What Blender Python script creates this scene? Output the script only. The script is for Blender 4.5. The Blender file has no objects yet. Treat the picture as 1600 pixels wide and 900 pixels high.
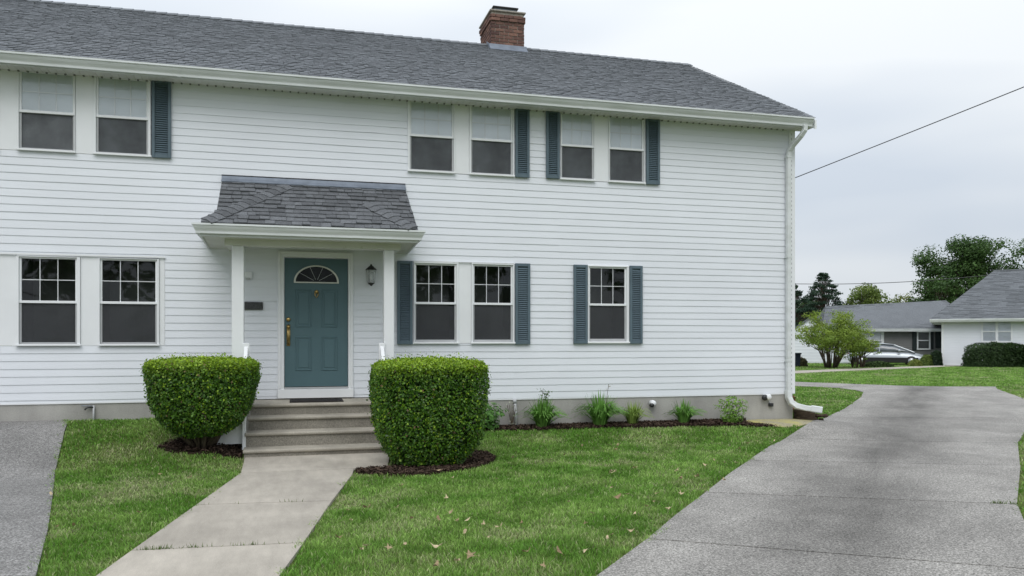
import bpy, bmesh, math, random
import numpy as np
from mathutils import Vector, Matrix, noise as mnoise
R = math.radians
random.seed(7)
rng = np.random.default_rng(11)
S = bpy.context.scene
COL = S.collection

# ------------------------------------------------------------------ camera
YAW = R(15.13)
cam_d = bpy.data.cameras.new('camera'); cam = bpy.data.objects.new('camera', cam_d); COL.objects.link(cam)
cam.location = (0, -12.7, 1.6); cam.rotation_euler = (R(90), 0, -YAW)
cam_d.sensor_width = 36; cam_d.lens = 28.35; cam_d.shift_y = 0.05
cam_d.clip_start = 0.1; cam_d.clip_end = 3000
S.camera = cam

# ------------------------------------------------------------------ light
SKY_OFF = (4.1, 3.0, -0.4)
SUN_EL, SUN_AZ = R(52), R(200)          # azimuth clockwise from +Y: sun behind the camera, a little to its left
S.view_settings.view_transform = 'Standard'; S.view_settings.look = 'None'
S.view_settings.exposure = 0.0; S.view_settings.gamma = 1.0
S.view_settings.use_curve_mapping = False
W = bpy.data.worlds.new('World'); S.world = W; W.use_nodes = True
nt = W.node_tree; nt.nodes.clear()
def wn(t): return nt.nodes.new(t)
out = wn('ShaderNodeOutputWorld'); bg = wn('ShaderNodeBackground'); bg.inputs['Strength'].default_value = 0.1
sky = wn('ShaderNodeTexSky'); sky.sky_type = 'NISHITA'; sky.sun_disc = False
sky.sun_elevation = SUN_EL; sky.sun_rotation = SUN_AZ; sky.dust_density = 3.0
tc = wn('ShaderNodeTexCoord'); sep = wn('ShaderNodeSeparateXYZ')
nt.links.new(tc.outputs['Generated'], sep.inputs[0])
mp = wn('ShaderNodeMapping'); mp.inputs['Scale'].default_value = (1.0, 1.0, 4.2); mp.inputs['Location'].default_value = SKY_OFF
nt.links.new(tc.outputs['Generated'], mp.inputs[0])
nz = wn('ShaderNodeTexNoise'); nz.inputs['Scale'].default_value = 1.7; nz.inputs['Detail'].default_value = 3; nz.inputs['Roughness'].default_value = 0.45
nt.links.new(mp.outputs[0], nz.inputs['Vector'])
cr = wn('ShaderNodeValToRGB')
cr.color_ramp.elements[0].position = 0.36; cr.color_ramp.elements[0].color = (0.685, 0.755, 0.845, 1)
cr.color_ramp.elements[1].position = 0.64; cr.color_ramp.elements[1].color = (0.905, 0.945, 0.98, 1)
nt.links.new(nz.outputs['Fac'], cr.inputs[0])
# an overcast deck is brighter overhead than at the horizon
grad = wn('ShaderNodeMapRange'); grad.inputs['From Min'].default_value = 0.0; grad.inputs['From Max'].default_value = 1.0
grad.inputs['To Min'].default_value = 8.5; grad.inputs['To Max'].default_value = 16.0
nt.links.new(sep.outputs['Z'], grad.inputs['Value'])
vm = wn('ShaderNodeVectorMath'); vm.operation = 'SCALE'
nt.links.new(cr.outputs[0], vm.inputs[0]); nt.links.new(grad.outputs[0], vm.inputs['Scale'])
mix = wn('ShaderNodeMix'); mix.data_type = 'RGBA'; mix.inputs[0].default_value = 0.93
nt.links.new(sky.outputs[0], mix.inputs[6]); nt.links.new(vm.outputs[0], mix.inputs[7])
nt.links.new(mix.outputs[2], bg.inputs['Color']); nt.links.new(bg.outputs[0], out.inputs['Surface'])

sl = bpy.data.lights.new('sun', 'SUN'); sun = bpy.data.objects.new('sun', sl); COL.objects.link(sun)
sl.energy = 1.4; sl.angle = R(40); sl.color = (1.0, 0.98, 0.955)
sun.rotation_euler = (R(90) - SUN_EL, 0, math.pi - SUN_AZ)

# ------------------------------------------------------------------ materials
def ramp(nodes, c0, c1, p0=0.3, p1=0.7):
    r = nodes.new('ShaderNodeValToRGB')
    r.color_ramp.elements[0].position = p0; r.color_ramp.elements[0].color = (*c0, 1)
    r.color_ramp.elements[1].position = p1; r.color_ramp.elements[1].color = (*c1, 1)
    return r
def sc(c, k): return tuple(max(0.0, min(1.0, v*k)) for v in c)
class Mat:
    """small builder round a Principled BSDF; texture space is the place itself (metres)"""
    def __init__(s, name, base, rough=0.6, spec=0.5, metal=0.0):
        s.m = bpy.data.materials.new(name); s.m.use_nodes = True
        s.t = s.m.node_tree; s.n = s.t.nodes; s.l = s.t.links
        s.b = s.n['Principled BSDF']; s.out = s.n['Material Output']
        s.b.inputs['Roughness'].default_value = rough; s.b.inputs['Metallic'].default_value = metal
        s.b.inputs['Specular IOR Level'].default_value = spec
        g = s.n.new('ShaderNodeNewGeometry'); s.geo = g; s.pos = g.outputs['Position']
        s.rgb = s.n.new('ShaderNodeRGB'); s.rgb.outputs[0].default_value = (*base, 1)
        s.c = s.rgb.outputs[0]; s.l.new(s.c, s.b.inputs['Base Color'])
    def mapped(s, scale):
        m = s.n.new('ShaderNodeMapping'); m.inputs['Scale'].default_value = scale; s.l.new(s.pos, m.inputs[0]); return m.outputs[0]
    def noise(s, scale, detail=4, rough=0.55, vec=None):
        n = s.n.new('ShaderNodeTexNoise'); n.inputs['Scale'].default_value = scale; n.inputs['Detail'].default_value = detail
        n.inputs['Roughness'].default_value = rough; s.l.new(vec or s.pos, n.inputs['Vector']); return n.outputs['Fac']
    def mul(s, fac, lo, hi, p0=0.3, p1=0.7):
        """multiply the colour by lo..hi (grey or rgb) driven by fac"""
        lo = lo if isinstance(lo, tuple) else (lo,)*3; hi = hi if isinstance(hi, tuple) else (hi,)*3
        top = max(max(lo), max(hi), 1.0)
        r = ramp(s.n, sc(lo, 1/top), sc(hi, 1/top), p0, p1); s.l.new(fac, r.inputs[0])
        v = s.n.new('ShaderNodeVectorMath'); v.operation = 'MULTIPLY'; s.l.new(s.c, v.inputs[0]); s.l.new(r.outputs[0], v.inputs[1])
        w = s.n.new('ShaderNodeVectorMath'); w.operation = 'SCALE'; s.l.new(v.outputs[0], w.inputs[0]); w.inputs['Scale'].default_value = top
        s.c = w.outputs[0]; s.l.new(s.c, s.b.inputs['Base Color']); return s
    def mixto(s, fac, col, p0=0.5, p1=0.7):
        r = ramp(s.n, (0,)*3, (1,)*3, p0, p1); s.l.new(fac, r.inputs[0])
        x = s.n.new('ShaderNodeMix'); x.data_type = 'RGBA'; s.l.new(r.outputs[0], x.inputs[0]); s.l.new(s.c, x.inputs[6])
        x.inputs[7].default_value = (*col, 1); s.c = x.outputs[2]; s.l.new(s.c, s.b.inputs['Base Color']); return s
    def obj(s, lo, hi):
        o = s.n.new('ShaderNodeObjectInfo'); return s.mul(o.outputs['Random'], lo, hi, 0, 1)
    def island(s, lo, hi): return s.mul(s.geo.outputs['Random Per Island'], lo, hi, 0, 1)
    def attr(s):
        a = s.n.new('ShaderNodeAttribute'); a.attribute_name = 'Col'
        v = s.n.new('ShaderNodeVectorMath'); v.operation = 'MULTIPLY'; s.l.new(s.c, v.inputs[0]); s.l.new(a.outputs['Color'], v.inputs[1])
        s.c = v.outputs[0]; s.l.new(s.c, s.b.inputs['Base Color']); return s
    def bump(s, fac, strength=0.3, dist=0.01):
        b = s.n.new('ShaderNodeBump'); b.inputs['Strength'].default_value = strength; b.inputs['Distance'].default_value = dist
        s.l.new(fac, b.inputs['Height'])
        if s.b.inputs['Normal'].is_linked: s.l.new(s.b.inputs['Normal'].links[0].from_socket, b.inputs['Normal'])
        s.l.new(b.outputs[0], s.b.inputs['Normal']); return s
    def leafy(s, k=0.3):
        """let some light through thin leaves"""
        tr = s.n.new('ShaderNodeBsdfTranslucent'); s.l.new(s.c, tr.inputs['Color'])
        x = s.n.new('ShaderNodeMixShader'); x.inputs[0].default_value = k
        s.l.new(s.b.outputs[0], x.inputs[1]); s.l.new(tr.outputs[0], x.inputs[2]); s.l.new(x.outputs[0], s.out.inputs['Surface']); return s

M = {}
m = Mat('white_vinyl', (0.775, 0.80, 0.845), 0.55, 0.35); m.mul(m.noise(0.9, 3), 0.955, 1.0).mul(m.noise(3, 4, vec=m.mapped((0.6, 1, 9))), 0.97, 1.01).obj(0.972, 1.0); m.bump(m.noise(160, 2, vec=m.mapped((0.12, 1, 1))), 0.08, 0.002); M['siding'] = m.m
m = Mat('white_trim', (0.80, 0.815, 0.83), 0.5, 0.4); m.mul(m.noise(2.2, 4), 0.94, 1.0); M['trim'] = m.m
m = Mat('white_metal', (0.70, 0.725, 0.73), 0.42, 0.5); m.mul(m.noise(1.5, 5, vec=m.mapped((1, 3, 6))), (0.80, 0.81, 0.78), (1, 1, 1), 0.25, 0.6); M['gutter'] = m.m
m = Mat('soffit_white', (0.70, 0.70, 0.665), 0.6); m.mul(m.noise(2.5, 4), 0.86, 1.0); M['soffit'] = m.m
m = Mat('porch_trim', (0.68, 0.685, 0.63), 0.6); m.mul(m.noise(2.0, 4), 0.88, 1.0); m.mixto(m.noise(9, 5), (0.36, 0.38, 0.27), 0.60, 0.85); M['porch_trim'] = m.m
def shingle_mat(name, base, isl):
    m = Mat(name, base, 0.92, 0.2)
    if isl: m.island(0.84, 1.15)
    else: m.obj(0.78, 1.2)
    m.mul(m.noise(1.1, 4), 0.92, 1.06).mul(m.noise(90, 3), 0.55, 1.45).mul(m.noise(16, 3), 0.85, 1.12); m.bump(m.noise(140, 2), 0.5, 0.004); return m.m
M['roof'] = shingle_mat('grey_shingle', (0.178, 0.190, 0.205), True)
M['roof_tab'] = shingle_mat('grey_shingle_tab', (0.128, 0.134, 0.143), False)
M['roof_far'] = shingle_mat('pale_grey_shingle', (0.150, 0.160, 0.172), True)
m = Mat('concrete_foundation', (0.40, 0.39, 0.365), 0.9, 0.2); m.mul(m.noise(1.6, 5), 0.80, 1.1).mul(m.noise(60, 3), 0.9, 1.08).mul(m.noise(3, 5, vec=m.mapped((1, 1, 0.25))), 0.86, 1.05); m.bump(m.noise(40, 4), 0.2, 0.006); M['found'] = m.m
m = Mat('concrete_walk', (0.448, 0.409, 0.353), 0.9, 0.2); m.obj(0.93, 1.04).mul(m.noise(1.3, 5), 0.80, 1.1).mul(m.noise(3, 6, 0.7, m.mapped((2.5, 0.6, 1))), 0.84, 1.08).mul(m.noise(130, 3), 0.85, 1.13); m.bump(m.noise(90, 3), 0.25, 0.004); M['walk'] = m.m
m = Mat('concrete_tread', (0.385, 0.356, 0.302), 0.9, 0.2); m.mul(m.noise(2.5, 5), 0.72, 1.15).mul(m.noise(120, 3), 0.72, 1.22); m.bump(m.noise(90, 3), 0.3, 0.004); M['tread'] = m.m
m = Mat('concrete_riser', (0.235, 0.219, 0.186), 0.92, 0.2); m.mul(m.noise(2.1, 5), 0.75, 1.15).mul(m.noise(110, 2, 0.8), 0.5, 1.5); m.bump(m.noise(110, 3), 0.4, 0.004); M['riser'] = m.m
def asphalt(name, base, band):
    m = Mat(name, base, 0.93, 0.2)
    if band: m.obj(0.95, 1.04)
    m.mul(m.noise(70, 2, 0.85), 0.48, 1.58, 0.37, 0.63).mul(m.noise(34, 3, 0.75), 0.72, 1.28, 0.35, 0.65).mul(m.noise(0.8, 5), 0.82, 1.12).mul(m.noise(2.6, 5, 0.6), 0.88, 1.08)
    mpn = m.n.new('ShaderNodeMapping'); mpn.inputs['Rotation'].default_value = (0, 0, R(-46.8)); m.l.new(m.pos, mpn.inputs[0])
    mp2 = m.n.new('ShaderNodeMapping'); mp2.inputs['Scale'].default_value = (0.3, 1.3, 1); m.l.new(mpn.outputs[0], mp2.inputs[0])
    if band:
        # oily wheel path along the middle of the drive
        dt = m.n.new('ShaderNodeVectorMath'); dt.operation = 'DOT_PRODUCT'; dt.inputs[1].default_value = (0.729, -0.684, 0); m.l.new(m.pos, dt.inputs[0])
        mr = m.n.new('ShaderNodeMath'); mr.operation = 'SUBTRACT'; m.l.new(dt.outputs['Value'], mr.inputs[0]); mr.inputs[1].default_value = 8.05
        sq = m.n.new('ShaderNodeMath'); sq.operation = 'MULTIPLY'; m.l.new(mr.outputs[0], sq.inputs[0]); m.l.new(mr.outputs[0], sq.inputs[1])
        ng = m.n.new('ShaderNodeMath'); ng.operation = 'MULTIPLY'; m.l.new(sq.outputs[0], ng.inputs[0]); ng.inputs[1].default_value = -1.7
        ex = m.n.new('ShaderNodeMath'); ex.operation = 'EXPONENT'; m.l.new(ng.outputs[0], ex.inputs[0])
        mm = m.n.new('ShaderNodeMath'); mm.operation = 'MULTIPLY'; m.l.new(ex.outputs[0], mm.inputs[0]); m.l.new(m.noise(1.1, 5, 0.6, mp2.outputs[0]), mm.inputs[1])
        m.mul(mm.outputs[0], 1.05, 0.58, 0.12, 0.60)
    m.mul(m.noise(1.3, 5, 0.6, mp2.outputs[0]), 0.90, 1.05, 0.32, 0.6)
    m.bump(m.noise(95, 2, 0.75), 0.45, 0.006); return m.m
M['drive'] = asphalt('weathered_asphalt', (0.276, 0.264, 0.246), True)
M['pad'] = asphalt('old_asphalt', (0.225, 0.219, 0.212), False)
m = Mat('soil_grass', (0.10, 0.135, 0.035), 0.95, 0.1); m.mul(m.noise(2.2, 5), 0.7, 1.25).mul(m.noise(30, 4), 0.6, 1.35); m.bump(m.noise(30, 4), 0.6, 0.03); M['ground'] = m.m
m = Mat('grass_blade', (1, 1, 1), 0.6, 0.25); m.attr().island(0.55, 1.5).leafy(0.42); M['grass'] = m.m
m = Mat('boxwood_leaf', (1, 1, 1), 0.42, 0.4); m.attr().island(0.65, 1.35).leafy(0.28); M['box'] = m.m
m = Mat('tree_leaf', (1, 1, 1), 0.55, 0.3); m.attr().island(0.75, 1.25).leafy(0.35); M['leaf'] = m.m
m = Mat('bark', (0.10, 0.08, 0.06), 0.95, 0.1); m.mul(m.noise(20, 4, vec=m.mapped((1, 1, 0.2))), 0.6, 1.4); M['bark'] = m.m
m = Mat('mulch_bark', (0.056, 0.038, 0.028), 0.95, 0.15); m.island(0.35, 2.0); M['mulch'] = m.m
m = Mat('mulch_soil', (0.036, 0.024, 0.018), 0.98, 0.1); m.mul(m.noise(40, 4), 0.5, 1.5); m.bump(m.noise(50, 4), 0.8, 0.02); M['msoil'] = m.m
m = Mat('moss_gravel', (0.34, 0.31, 0.21), 0.95, 0.1); m.mul(m.noise(60, 3), 0.6, 1.4).mixto(m.noise(3, 4), (0.42, 0.38, 0.16), 0.45, 0.6); m.bump(m.noise(60, 3), 0.5, 0.01); M['apron'] = m.m
m = Mat('slate_blue_paint', (0.100, 0.142, 0.170), 0.55, 0.35); m.mul(m.noise(3, 4), 0.86, 1.08); M['shutter'] = m.m
m = Mat('teal_door_paint', (0.078, 0.142, 0.160), 0.48, 0.4); m.mul(m.noise(2.5, 4), 0.95, 1.04); M['door'] = m.m
m = Mat('brass', (0.62, 0.44, 0.17), 0.3, 0.5, 0.9); m.mul(m.noise(30, 3), 0.5, 1.1); M['brass'] = m.m
m = Mat('black_metal', (0.02, 0.021, 0.022), 0.45, 0.5); m.mul(m.noise(30, 3), 0.7, 1.4); M['black'] = m.m
m = Mat('dark_rubber', (0.032, 0.030, 0.030), 0.95, 0.1); m.mul(m.noise(150, 2), 0.5, 1.7); M['mat'] = m.m
m = Mat('dark_stone', (0.06, 0.062, 0.062), 0.7, 0.3); m.mul(m.noise(70, 3), 0.5, 1.7); M['plaque'] = m.m
m = Mat('brick_red', (0.185, 0.108, 0.086), 0.9, 0.2); m.obj((0.55, 0.55, 0.62), (1.35, 1.3, 1.25)).mul(m.noise(35, 4), 0.7, 1.25); m.bump(m.noise(60, 3), 0.5, 0.006); M['brick'] = m.m
m = Mat('mortar', (0.36, 0.33, 0.29), 0.95, 0.1); m.mul(m.noise(25, 4), 0.75, 1.2); M['mortar'] = m.m
m = Mat('galvanised', (0.20, 0.23, 0.28), 0.6, 0.4, 0.15); m.mul(m.noise(6, 4), 0.75, 1.1); M['flash'] = m.m
m = Mat('room_dark', (0.11, 0.12, 0.11), 0.9, 0.1); m.mul(m.noise(2, 3), 0.6, 1.2); M['room'] = m.m
m = Mat('white_blind', (0.87, 0.905, 0.94), 0.6, 0.2); m.mul(m.noise(3, 3), 0.93, 1.0); M['blind'] = m.m
m = Mat('screen_frame', (0.46, 0.47, 0.48), 0.5, 0.4); m.mul(m.noise(5, 3), 0.9, 1.05); M['sframe'] = m.m
m = Mat('dry_leaf', (0.54, 0.43, 0.28), 0.8, 0.2); m.obj((0.55, 0.50, 0.44), (1.2, 1.25, 1.25)).mul(m.noise(60, 3), 0.7, 1.2).leafy(0.2); M['dry'] = m.m
m = Mat('red_leaf', (0.16, 0.02, 0.015), 0.6, 0.3); m.island(0.5, 1.6); M['redleaf'] = m.m
m = Mat('timber_dark', (0.06, 0.045, 0.032), 0.95, 0.1); m.mul(m.noise(12, 4, vec=m.mapped((1, 1, 6))), 0.5, 1.5); M['timber'] = m.m
m = Mat('grey_siding', (0.20, 0.20, 0.20), 0.7, 0.2); m.mul(m.noise(3, 3), 0.93, 1.04); M['gsiding'] = m.m
m = Mat('green_black_paint', (0.018, 0.027, 0.027), 0.5, 0.4); m.mul(m.noise(3, 3), 0.8, 1.2); M['dkshut'] = m.m
m = Mat('silver_car_paint', (0.40, 0.43, 0.46), 0.28, 0.6, 0.35); m.mul(m.noise(8, 2), 0.97, 1.02); M['car'] = m.m
m = Mat('car_glass', (0.10, 0.115, 0.13), 0.10, 0.8); m.mul(m.noise(2, 2), 0.9, 1.1); M['cglass'] = m.m
m = Mat('dark_glass', (0.012, 0.014, 0.014), 0.12, 0.25); m.mul(m.noise(5, 2), 0.7, 1.3); M['fan'] = m.m
m = Mat('car_black', (0.015, 0.015, 0.016), 0.5, 0.4); m.mul(m.noise(20, 2), 0.8, 1.2); M['cblack'] = m.m
m = Mat('wheel_metal', (0.4, 0.41, 0.42), 0.35, 0.5, 0.8); m.mul(m.noise(20, 2), 0.85, 1.1); M['rim'] = m.m
m = Mat('lamp_glass_red', (0.35, 0.02, 0.02), 0.15, 0.6); m.mul(m.noise(20, 2), 0.9, 1.1); M['redlamp'] = m.m
m = Mat('bin_plastic', (0.012, 0.018, 0.035), 0.5, 0.4); m.mul(m.noise(8, 2), 0.85, 1.2); M['bin'] = m.m
def glass_mat(name, tint, bumpy):
    g = bpy.data.materials.new(name); g.use_nodes = True; t = g.node_tree; n = t.nodes; n.clear(); l = t.links
    o = n.new('ShaderNodeOutputMaterial'); tr = n.new('ShaderNodeBsdfTransparent'); tr.inputs[0].default_value = (*tint, 1)
    gl = n.new('ShaderNodeBsdfGlossy'); gl.inputs['Roughness'].default_value = 0.015; gl.inputs['Color'].default_value = (0.95, 0.97, 1, 1)
    fr = n.new('ShaderNodeFresnel'); fr.inputs['IOR'].default_value = 1.52
    mul = n.new('ShaderNodeMath'); mul.operation = 'MULTIPLY'; mul.inputs[1].default_value = 0.95; l.new(fr.outputs[0], mul.inputs[0])
    x = n.new('ShaderNodeMixShader'); l.new(mul.outputs[0], x.inputs[0]); l.new(tr.outputs[0], x.inputs[1]); l.new(gl.outputs[0], x.inputs[2])
    if bumpy:
        ge = n.new('ShaderNodeNewGeometry'); nn = n.new('ShaderNodeTexNoise'); nn.inputs['Scale'].default_value = 2.2; nn.inputs['Detail'].default_value = 1
        l.new(ge.outputs['Position'], nn.inputs['Vector']); b = n.new('ShaderNodeBump'); b.inputs['Strength'].default_value = 0.10; b.inputs['Distance'].default_value = 0.02
        l.new(nn.outputs['Fac'], b.inputs['Height']); l.new(b.outputs[0], gl.inputs['Normal'])
    l.new(x.outputs[0], o.inputs['Surface']); return g
M['glass'] = glass_mat('window_glass', (0.985, 0.995, 1.0), True)
M['lampglass'] = None
def screen_mat(name, alpha, col):
    g = bpy.data.materials.new(name); g.use_nodes = True; t = g.node_tree; n = t.nodes; n.clear(); l = t.links
    o = n.new('ShaderNodeOutputMaterial'); tr = n.new('ShaderNodeBsdfTransparent'); df = n.new('ShaderNodeBsdfDiffuse')
    ge = n.new('ShaderNodeNewGeometry'); nn = n.new('ShaderNodeTexNoise'); nn.inputs['Scale'].default_value = 60; nn.inputs['Detail'].default_value = 3
    l.new(ge.outputs['Position'], nn.inputs['Vector'])
    r = ramp(n, sc(col, 0.7), sc(col, 1.3), 0.3, 0.7); l.new(nn.outputs['Fac'], r.inputs[0]); l.new(r.outputs[0], df.inputs['Color'])
    n2 = n.new('ShaderNodeTexNoise'); n2.inputs['Scale'].default_value = 2.6; n2.inputs['Detail'].default_value = 4; l.new(ge.outputs['Position'], n2.inputs['Vector'])
    mr = n.new('ShaderNodeMapRange'); mr.inputs['From Min'].default_value = 0.3; mr.inputs['From Max'].default_value = 0.7; mr.inputs['To Min'].default_value = alpha-0.12; mr.inputs['To Max'].default_value = alpha+0.10
    l.new(n2.outputs['Fac'], mr.inputs['Value'])
    x = n.new('ShaderNodeMixShader'); l.new(mr.outputs[0], x.inputs[0]); l.new(tr.outputs[0], x.inputs[1]); l.new(df.outputs[0], x.inputs[2])
    l.new(x.outputs[0], o.inputs['Surface']); return g
M['lampglass'] = screen_mat('lantern_glass', 0.45, (0.62, 0.65, 0.66))
M['screen'] = screen_mat('insect_screen', 0.70, (0.070, 0.073, 0.078))

# ------------------------------------------------------------------ mesh helpers
ORG = {}
def tag(o, label=None, cat=None, group=None, kind=None):
    if label: o['label'] = label
    if cat: o['category'] = cat
    if group: o['group'] = group
    if kind: o['kind'] = kind
    return o
def root(name, loc, label, cat, group=None, rz=0.0):
    o = bpy.data.objects.new(name, None); COL.objects.link(o); o.location = loc; o.rotation_euler.z = rz
    o.empty_display_size = 0.2; ORG[o.name] = Vector(loc) if rz == 0 else None
    return tag(o, label, cat, group)
def link(name, me, parent=None, loc=(0, 0, 0), rot=(0, 0, 0)):
    o = bpy.data.objects.new(name, me); COL.objects.link(o)
    o.location = loc; o.rotation_euler = rot
    if parent is not None:
        o.parent = parent; ORG[o.name] = ORG.get(parent.name)
    return o
class MB:
    def __init__(s): s.v = []; s.f = []
    def quad(s, a, b, c, d): i = len(s.v); s.v += [a, b, c, d]; s.f.append((i, i+1, i+2, i+3)); return s
    def poly(s, pts): i = len(s.v); s.v += list(pts); s.f.append(tuple(range(i, i+len(pts)))); return s
    def box(s, x0, x1, y0, y1, z0, z1):
        i = len(s.v)
        s.v += [(x0, y0, z0), (x1, y0, z0), (x1, y1, z0), (x0, y1, z0), (x0, y0, z1), (x1, y0, z1), (x1, y1, z1), (x0, y1, z1)]
        s.f += [(i, i+3, i+2, i+1), (i+4, i+5, i+6, i+7), (i, i+1, i+5, i+4), (i+1, i+2, i+6, i+5), (i+2, i+3, i+7, i+6), (i+3, i, i+4, i+7)]; return s
    def prism(s, prof, fn, a, b):
        """closed profile swept from a to b; fn(p, t) -> xyz"""
        i = len(s.v); n = len(prof)
        s.v += [fn(p, a) for p in prof] + [fn(p, b) for p in prof]
        for k in range(n): s.f.append((i+k, i+(k+1) % n, i+n+(k+1) % n, i+n+k))
        s.f.append(tuple(i+k for k in reversed(range(n)))); s.f.append(tuple(i+n+k for k in range(n))); return s
    def tube(s, path, r, n=6, cap=True):
        path = [Vector(p) for p in path]; rs = r if isinstance(r, (list, tuple)) else [r]*len(path)
        i0 = len(s.v)
        for k, p in enumerate(path):
            d = (path[min(k+1, len(path)-1)] - path[max(k-1, 0)]).normalized()
            a = d.orthogonal().normalized() if abs(d.z) > 0.98 else d.cross(Vector((0, 0, 1))).normalized()
            b = d.cross(a)
            for j in range(n):
                t = 2*math.pi*j/n; s.v.append(tuple(p + (a*math.cos(t) + b*math.sin(t))*rs[k]))
        for k in range(len(path)-1):
            for j in range(n):
                a = i0+k*n+j; b = i0+k*n+(j+1) % n; s.f.append((a, b, b+n, a+n))
        if cap:
            s.f.append(tuple(i0+j for j in reversed(range(n)))); e = i0+(len(path)-1)*n; s.f.append(tuple(e+j for j in range(n)))
        return s
    def lathe(s, c, prof, n=14, axis='z'):
        i0 = len(s.v)
        for (r, z) in prof:
            for j in range(n):
                t = 2*math.pi*j/n
                if axis == 'z': s.v.append((c[0]+r*math.cos(t), c[1]+r*math.sin(t), c[2]+z))
                elif axis == 'y': s.v.append((c[0]+r*math.cos(t), c[1]+z, c[2]+r*math.sin(t)))
                else: s.v.append((c[0]+z, c[1]+r*math.cos(t), c[2]+r*math.sin(t)))
        for k in range(len(prof)-1):
            for j in range(n):
                a = i0+k*n+j; b = i0+k*n+(j+1) % n; s.f.append((a, b, b+n, a+n))
        s.f.append(tuple(i0+j for j in range(n))); e = i0+(len(prof)-1)*n; s.f.append(tuple(e+j for j in range(n)))
        return s
    def mesh(s, name, mat, smooth=False, bevel=0.0, org=None, fix=True):
        me = bpy.data.meshes.new(name); v = s.v
        if org is not None: v = [(p[0]-org[0], p[1]-org[1], p[2]-org[2]) for p in v]
        me.from_pydata(v, [], s.f)
        if fix or bevel:
            bm = bmesh.new(); bm.from_mesh(me); bmesh.ops.recalc_face_normals(bm, faces=bm.faces)
            if bevel:
                bmesh.ops.bevel(bm, geom=[e for e in bm.edges if len(e.link_faces) == 2 and e.calc_face_angle(0) > 0.6], offset=bevel, segments=1, affect='EDGES', clamp_overlap=True)
            bm.to_mesh(me); bm.free()
        me.materials.append(mat)
        if smooth: me.shade_smooth()
        return me
    def build(s, name, mat, parent=None, smooth=False, bevel=0.0, loc=None):
        org = ORG.get(parent.name) if parent is not None else loc
        me = s.mesh(name, mat, smooth, bevel, org)
        return link(name, me, parent, loc if (parent is None and loc is not None) else (0, 0, 0))
def np_mesh(name, co, faces, mat, col=None):
    """co (n,3), faces (m,k) all same k; col (n,3)"""
    me = bpy.data.meshes.new(name); n = len(co); mF, k = faces.shape
    me.vertices.add(n); me.loops.add(mF*k); me.polygons.add(mF)
    me.vertices.foreach_set('co', np.ascontiguousarray(co, dtype=np.float32).ravel())
    me.loops.foreach_set('vertex_index', np.ascontiguousarray(faces, dtype=np.int32).ravel())
    me.polygons.foreach_set('loop_start', np.arange(0, mF*k, k, dtype=np.int32))
    me.update(calc_edges=True)
    if col is not None:
        a = me.color_attributes.new('Col', 'FLOAT_COLOR', 'POINT')
        c4 = np.ones((n, 4), dtype=np.float32); c4[:, :3] = col; a.data.foreach_set('color', c4.ravel())
    me.materials.append(mat); return me
def sst(a, b, x):
    t = np.clip((x-a)/(b-a), 0, 1); return t*t*(3-2*t)
def gh(X, Y):
    """height of the ground"""
    X = np.asarray(X, dtype=float); Y = np.asarray(Y, dtype=float); d = np.maximum(0, -Y)
    l = .43*(1-sst(0, 2.6, d)); r = .16*(1-sst(0, 2.2, d)); k = sst(-1.15, -0.62, X)
    return (l*(1-k)+r*k)*(1-sst(8.3, 10.5, X))
def gz(x, y): return float(gh(x, y))
def inside(poly, X, Y):
    r = np.zeros(X.shape, bool); n = len(poly)
    for i in range(n):
        x0, y0 = poly[i]; x1, y1 = poly[(i+1) % n]
        if y0 == y1: continue
        c = ((y0 > Y) != (y1 > Y)) & (X < (x1-x0)*(Y-y0)/(y1-y0)+x0); r ^= c
    return r
def drape(name, pts, off, thick, mat, parent=None, step=0.5, jit=0.0):
    """a slab with this outline lying on the ground"""
    bm = bmesh.new(); bm.faces.new([bm.verts.new((p[0], p[1], 0)) for p in pts])
    xs = [p[0] for p in pts]; ys = [p[1] for p in pts]
    for ax, lo, hi in ((0, min(xs), max(xs)), (1, min(ys), max(ys))):
        k = math.floor(lo/step)*step + step
        while k < hi:
            co = [0, 0, 0]; no = [0, 0, 0]; co[ax] = k+0.0137; no[ax] = 1
            bmesh.ops.bisect_plane(bm, geom=bm.verts[:]+bm.edges[:]+bm.faces[:], plane_co=co, plane_no=no); k += step
    bmesh.ops.recalc_face_normals(bm, faces=bm.faces)
    for f in bm.faces:
        if f.normal.z < 0: f.normal_flip()
    for v in bm.verts: v.co.z = gz(v.co.x, v.co.y)+off+random.uniform(-jit, jit)
    be = [e for e in bm.edges if e.is_boundary]
    r = bmesh.ops.extrude_edge_only(bm, edges=be)
    for v in [g for g in r['geom'] if isinstance(g, bmesh.types.BMVert)]: v.co.z -= thick
    me = bpy.data.meshes.new(name); bm.to_mesh(me); bm.free(); me.materials.append(mat)
    return link(name, me, parent)
def shrink(pts, g):
    cx = sum(p[0] for p in pts)/len(pts); cy = sum(p[1] for p in pts)/len(pts)
    o = []
    for x, y in pts:
        d = math.hypot(x-cx, y-cy); o.append((x+(cx-x)*g/d, y+(cy-y)*g/d))
    return o

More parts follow.
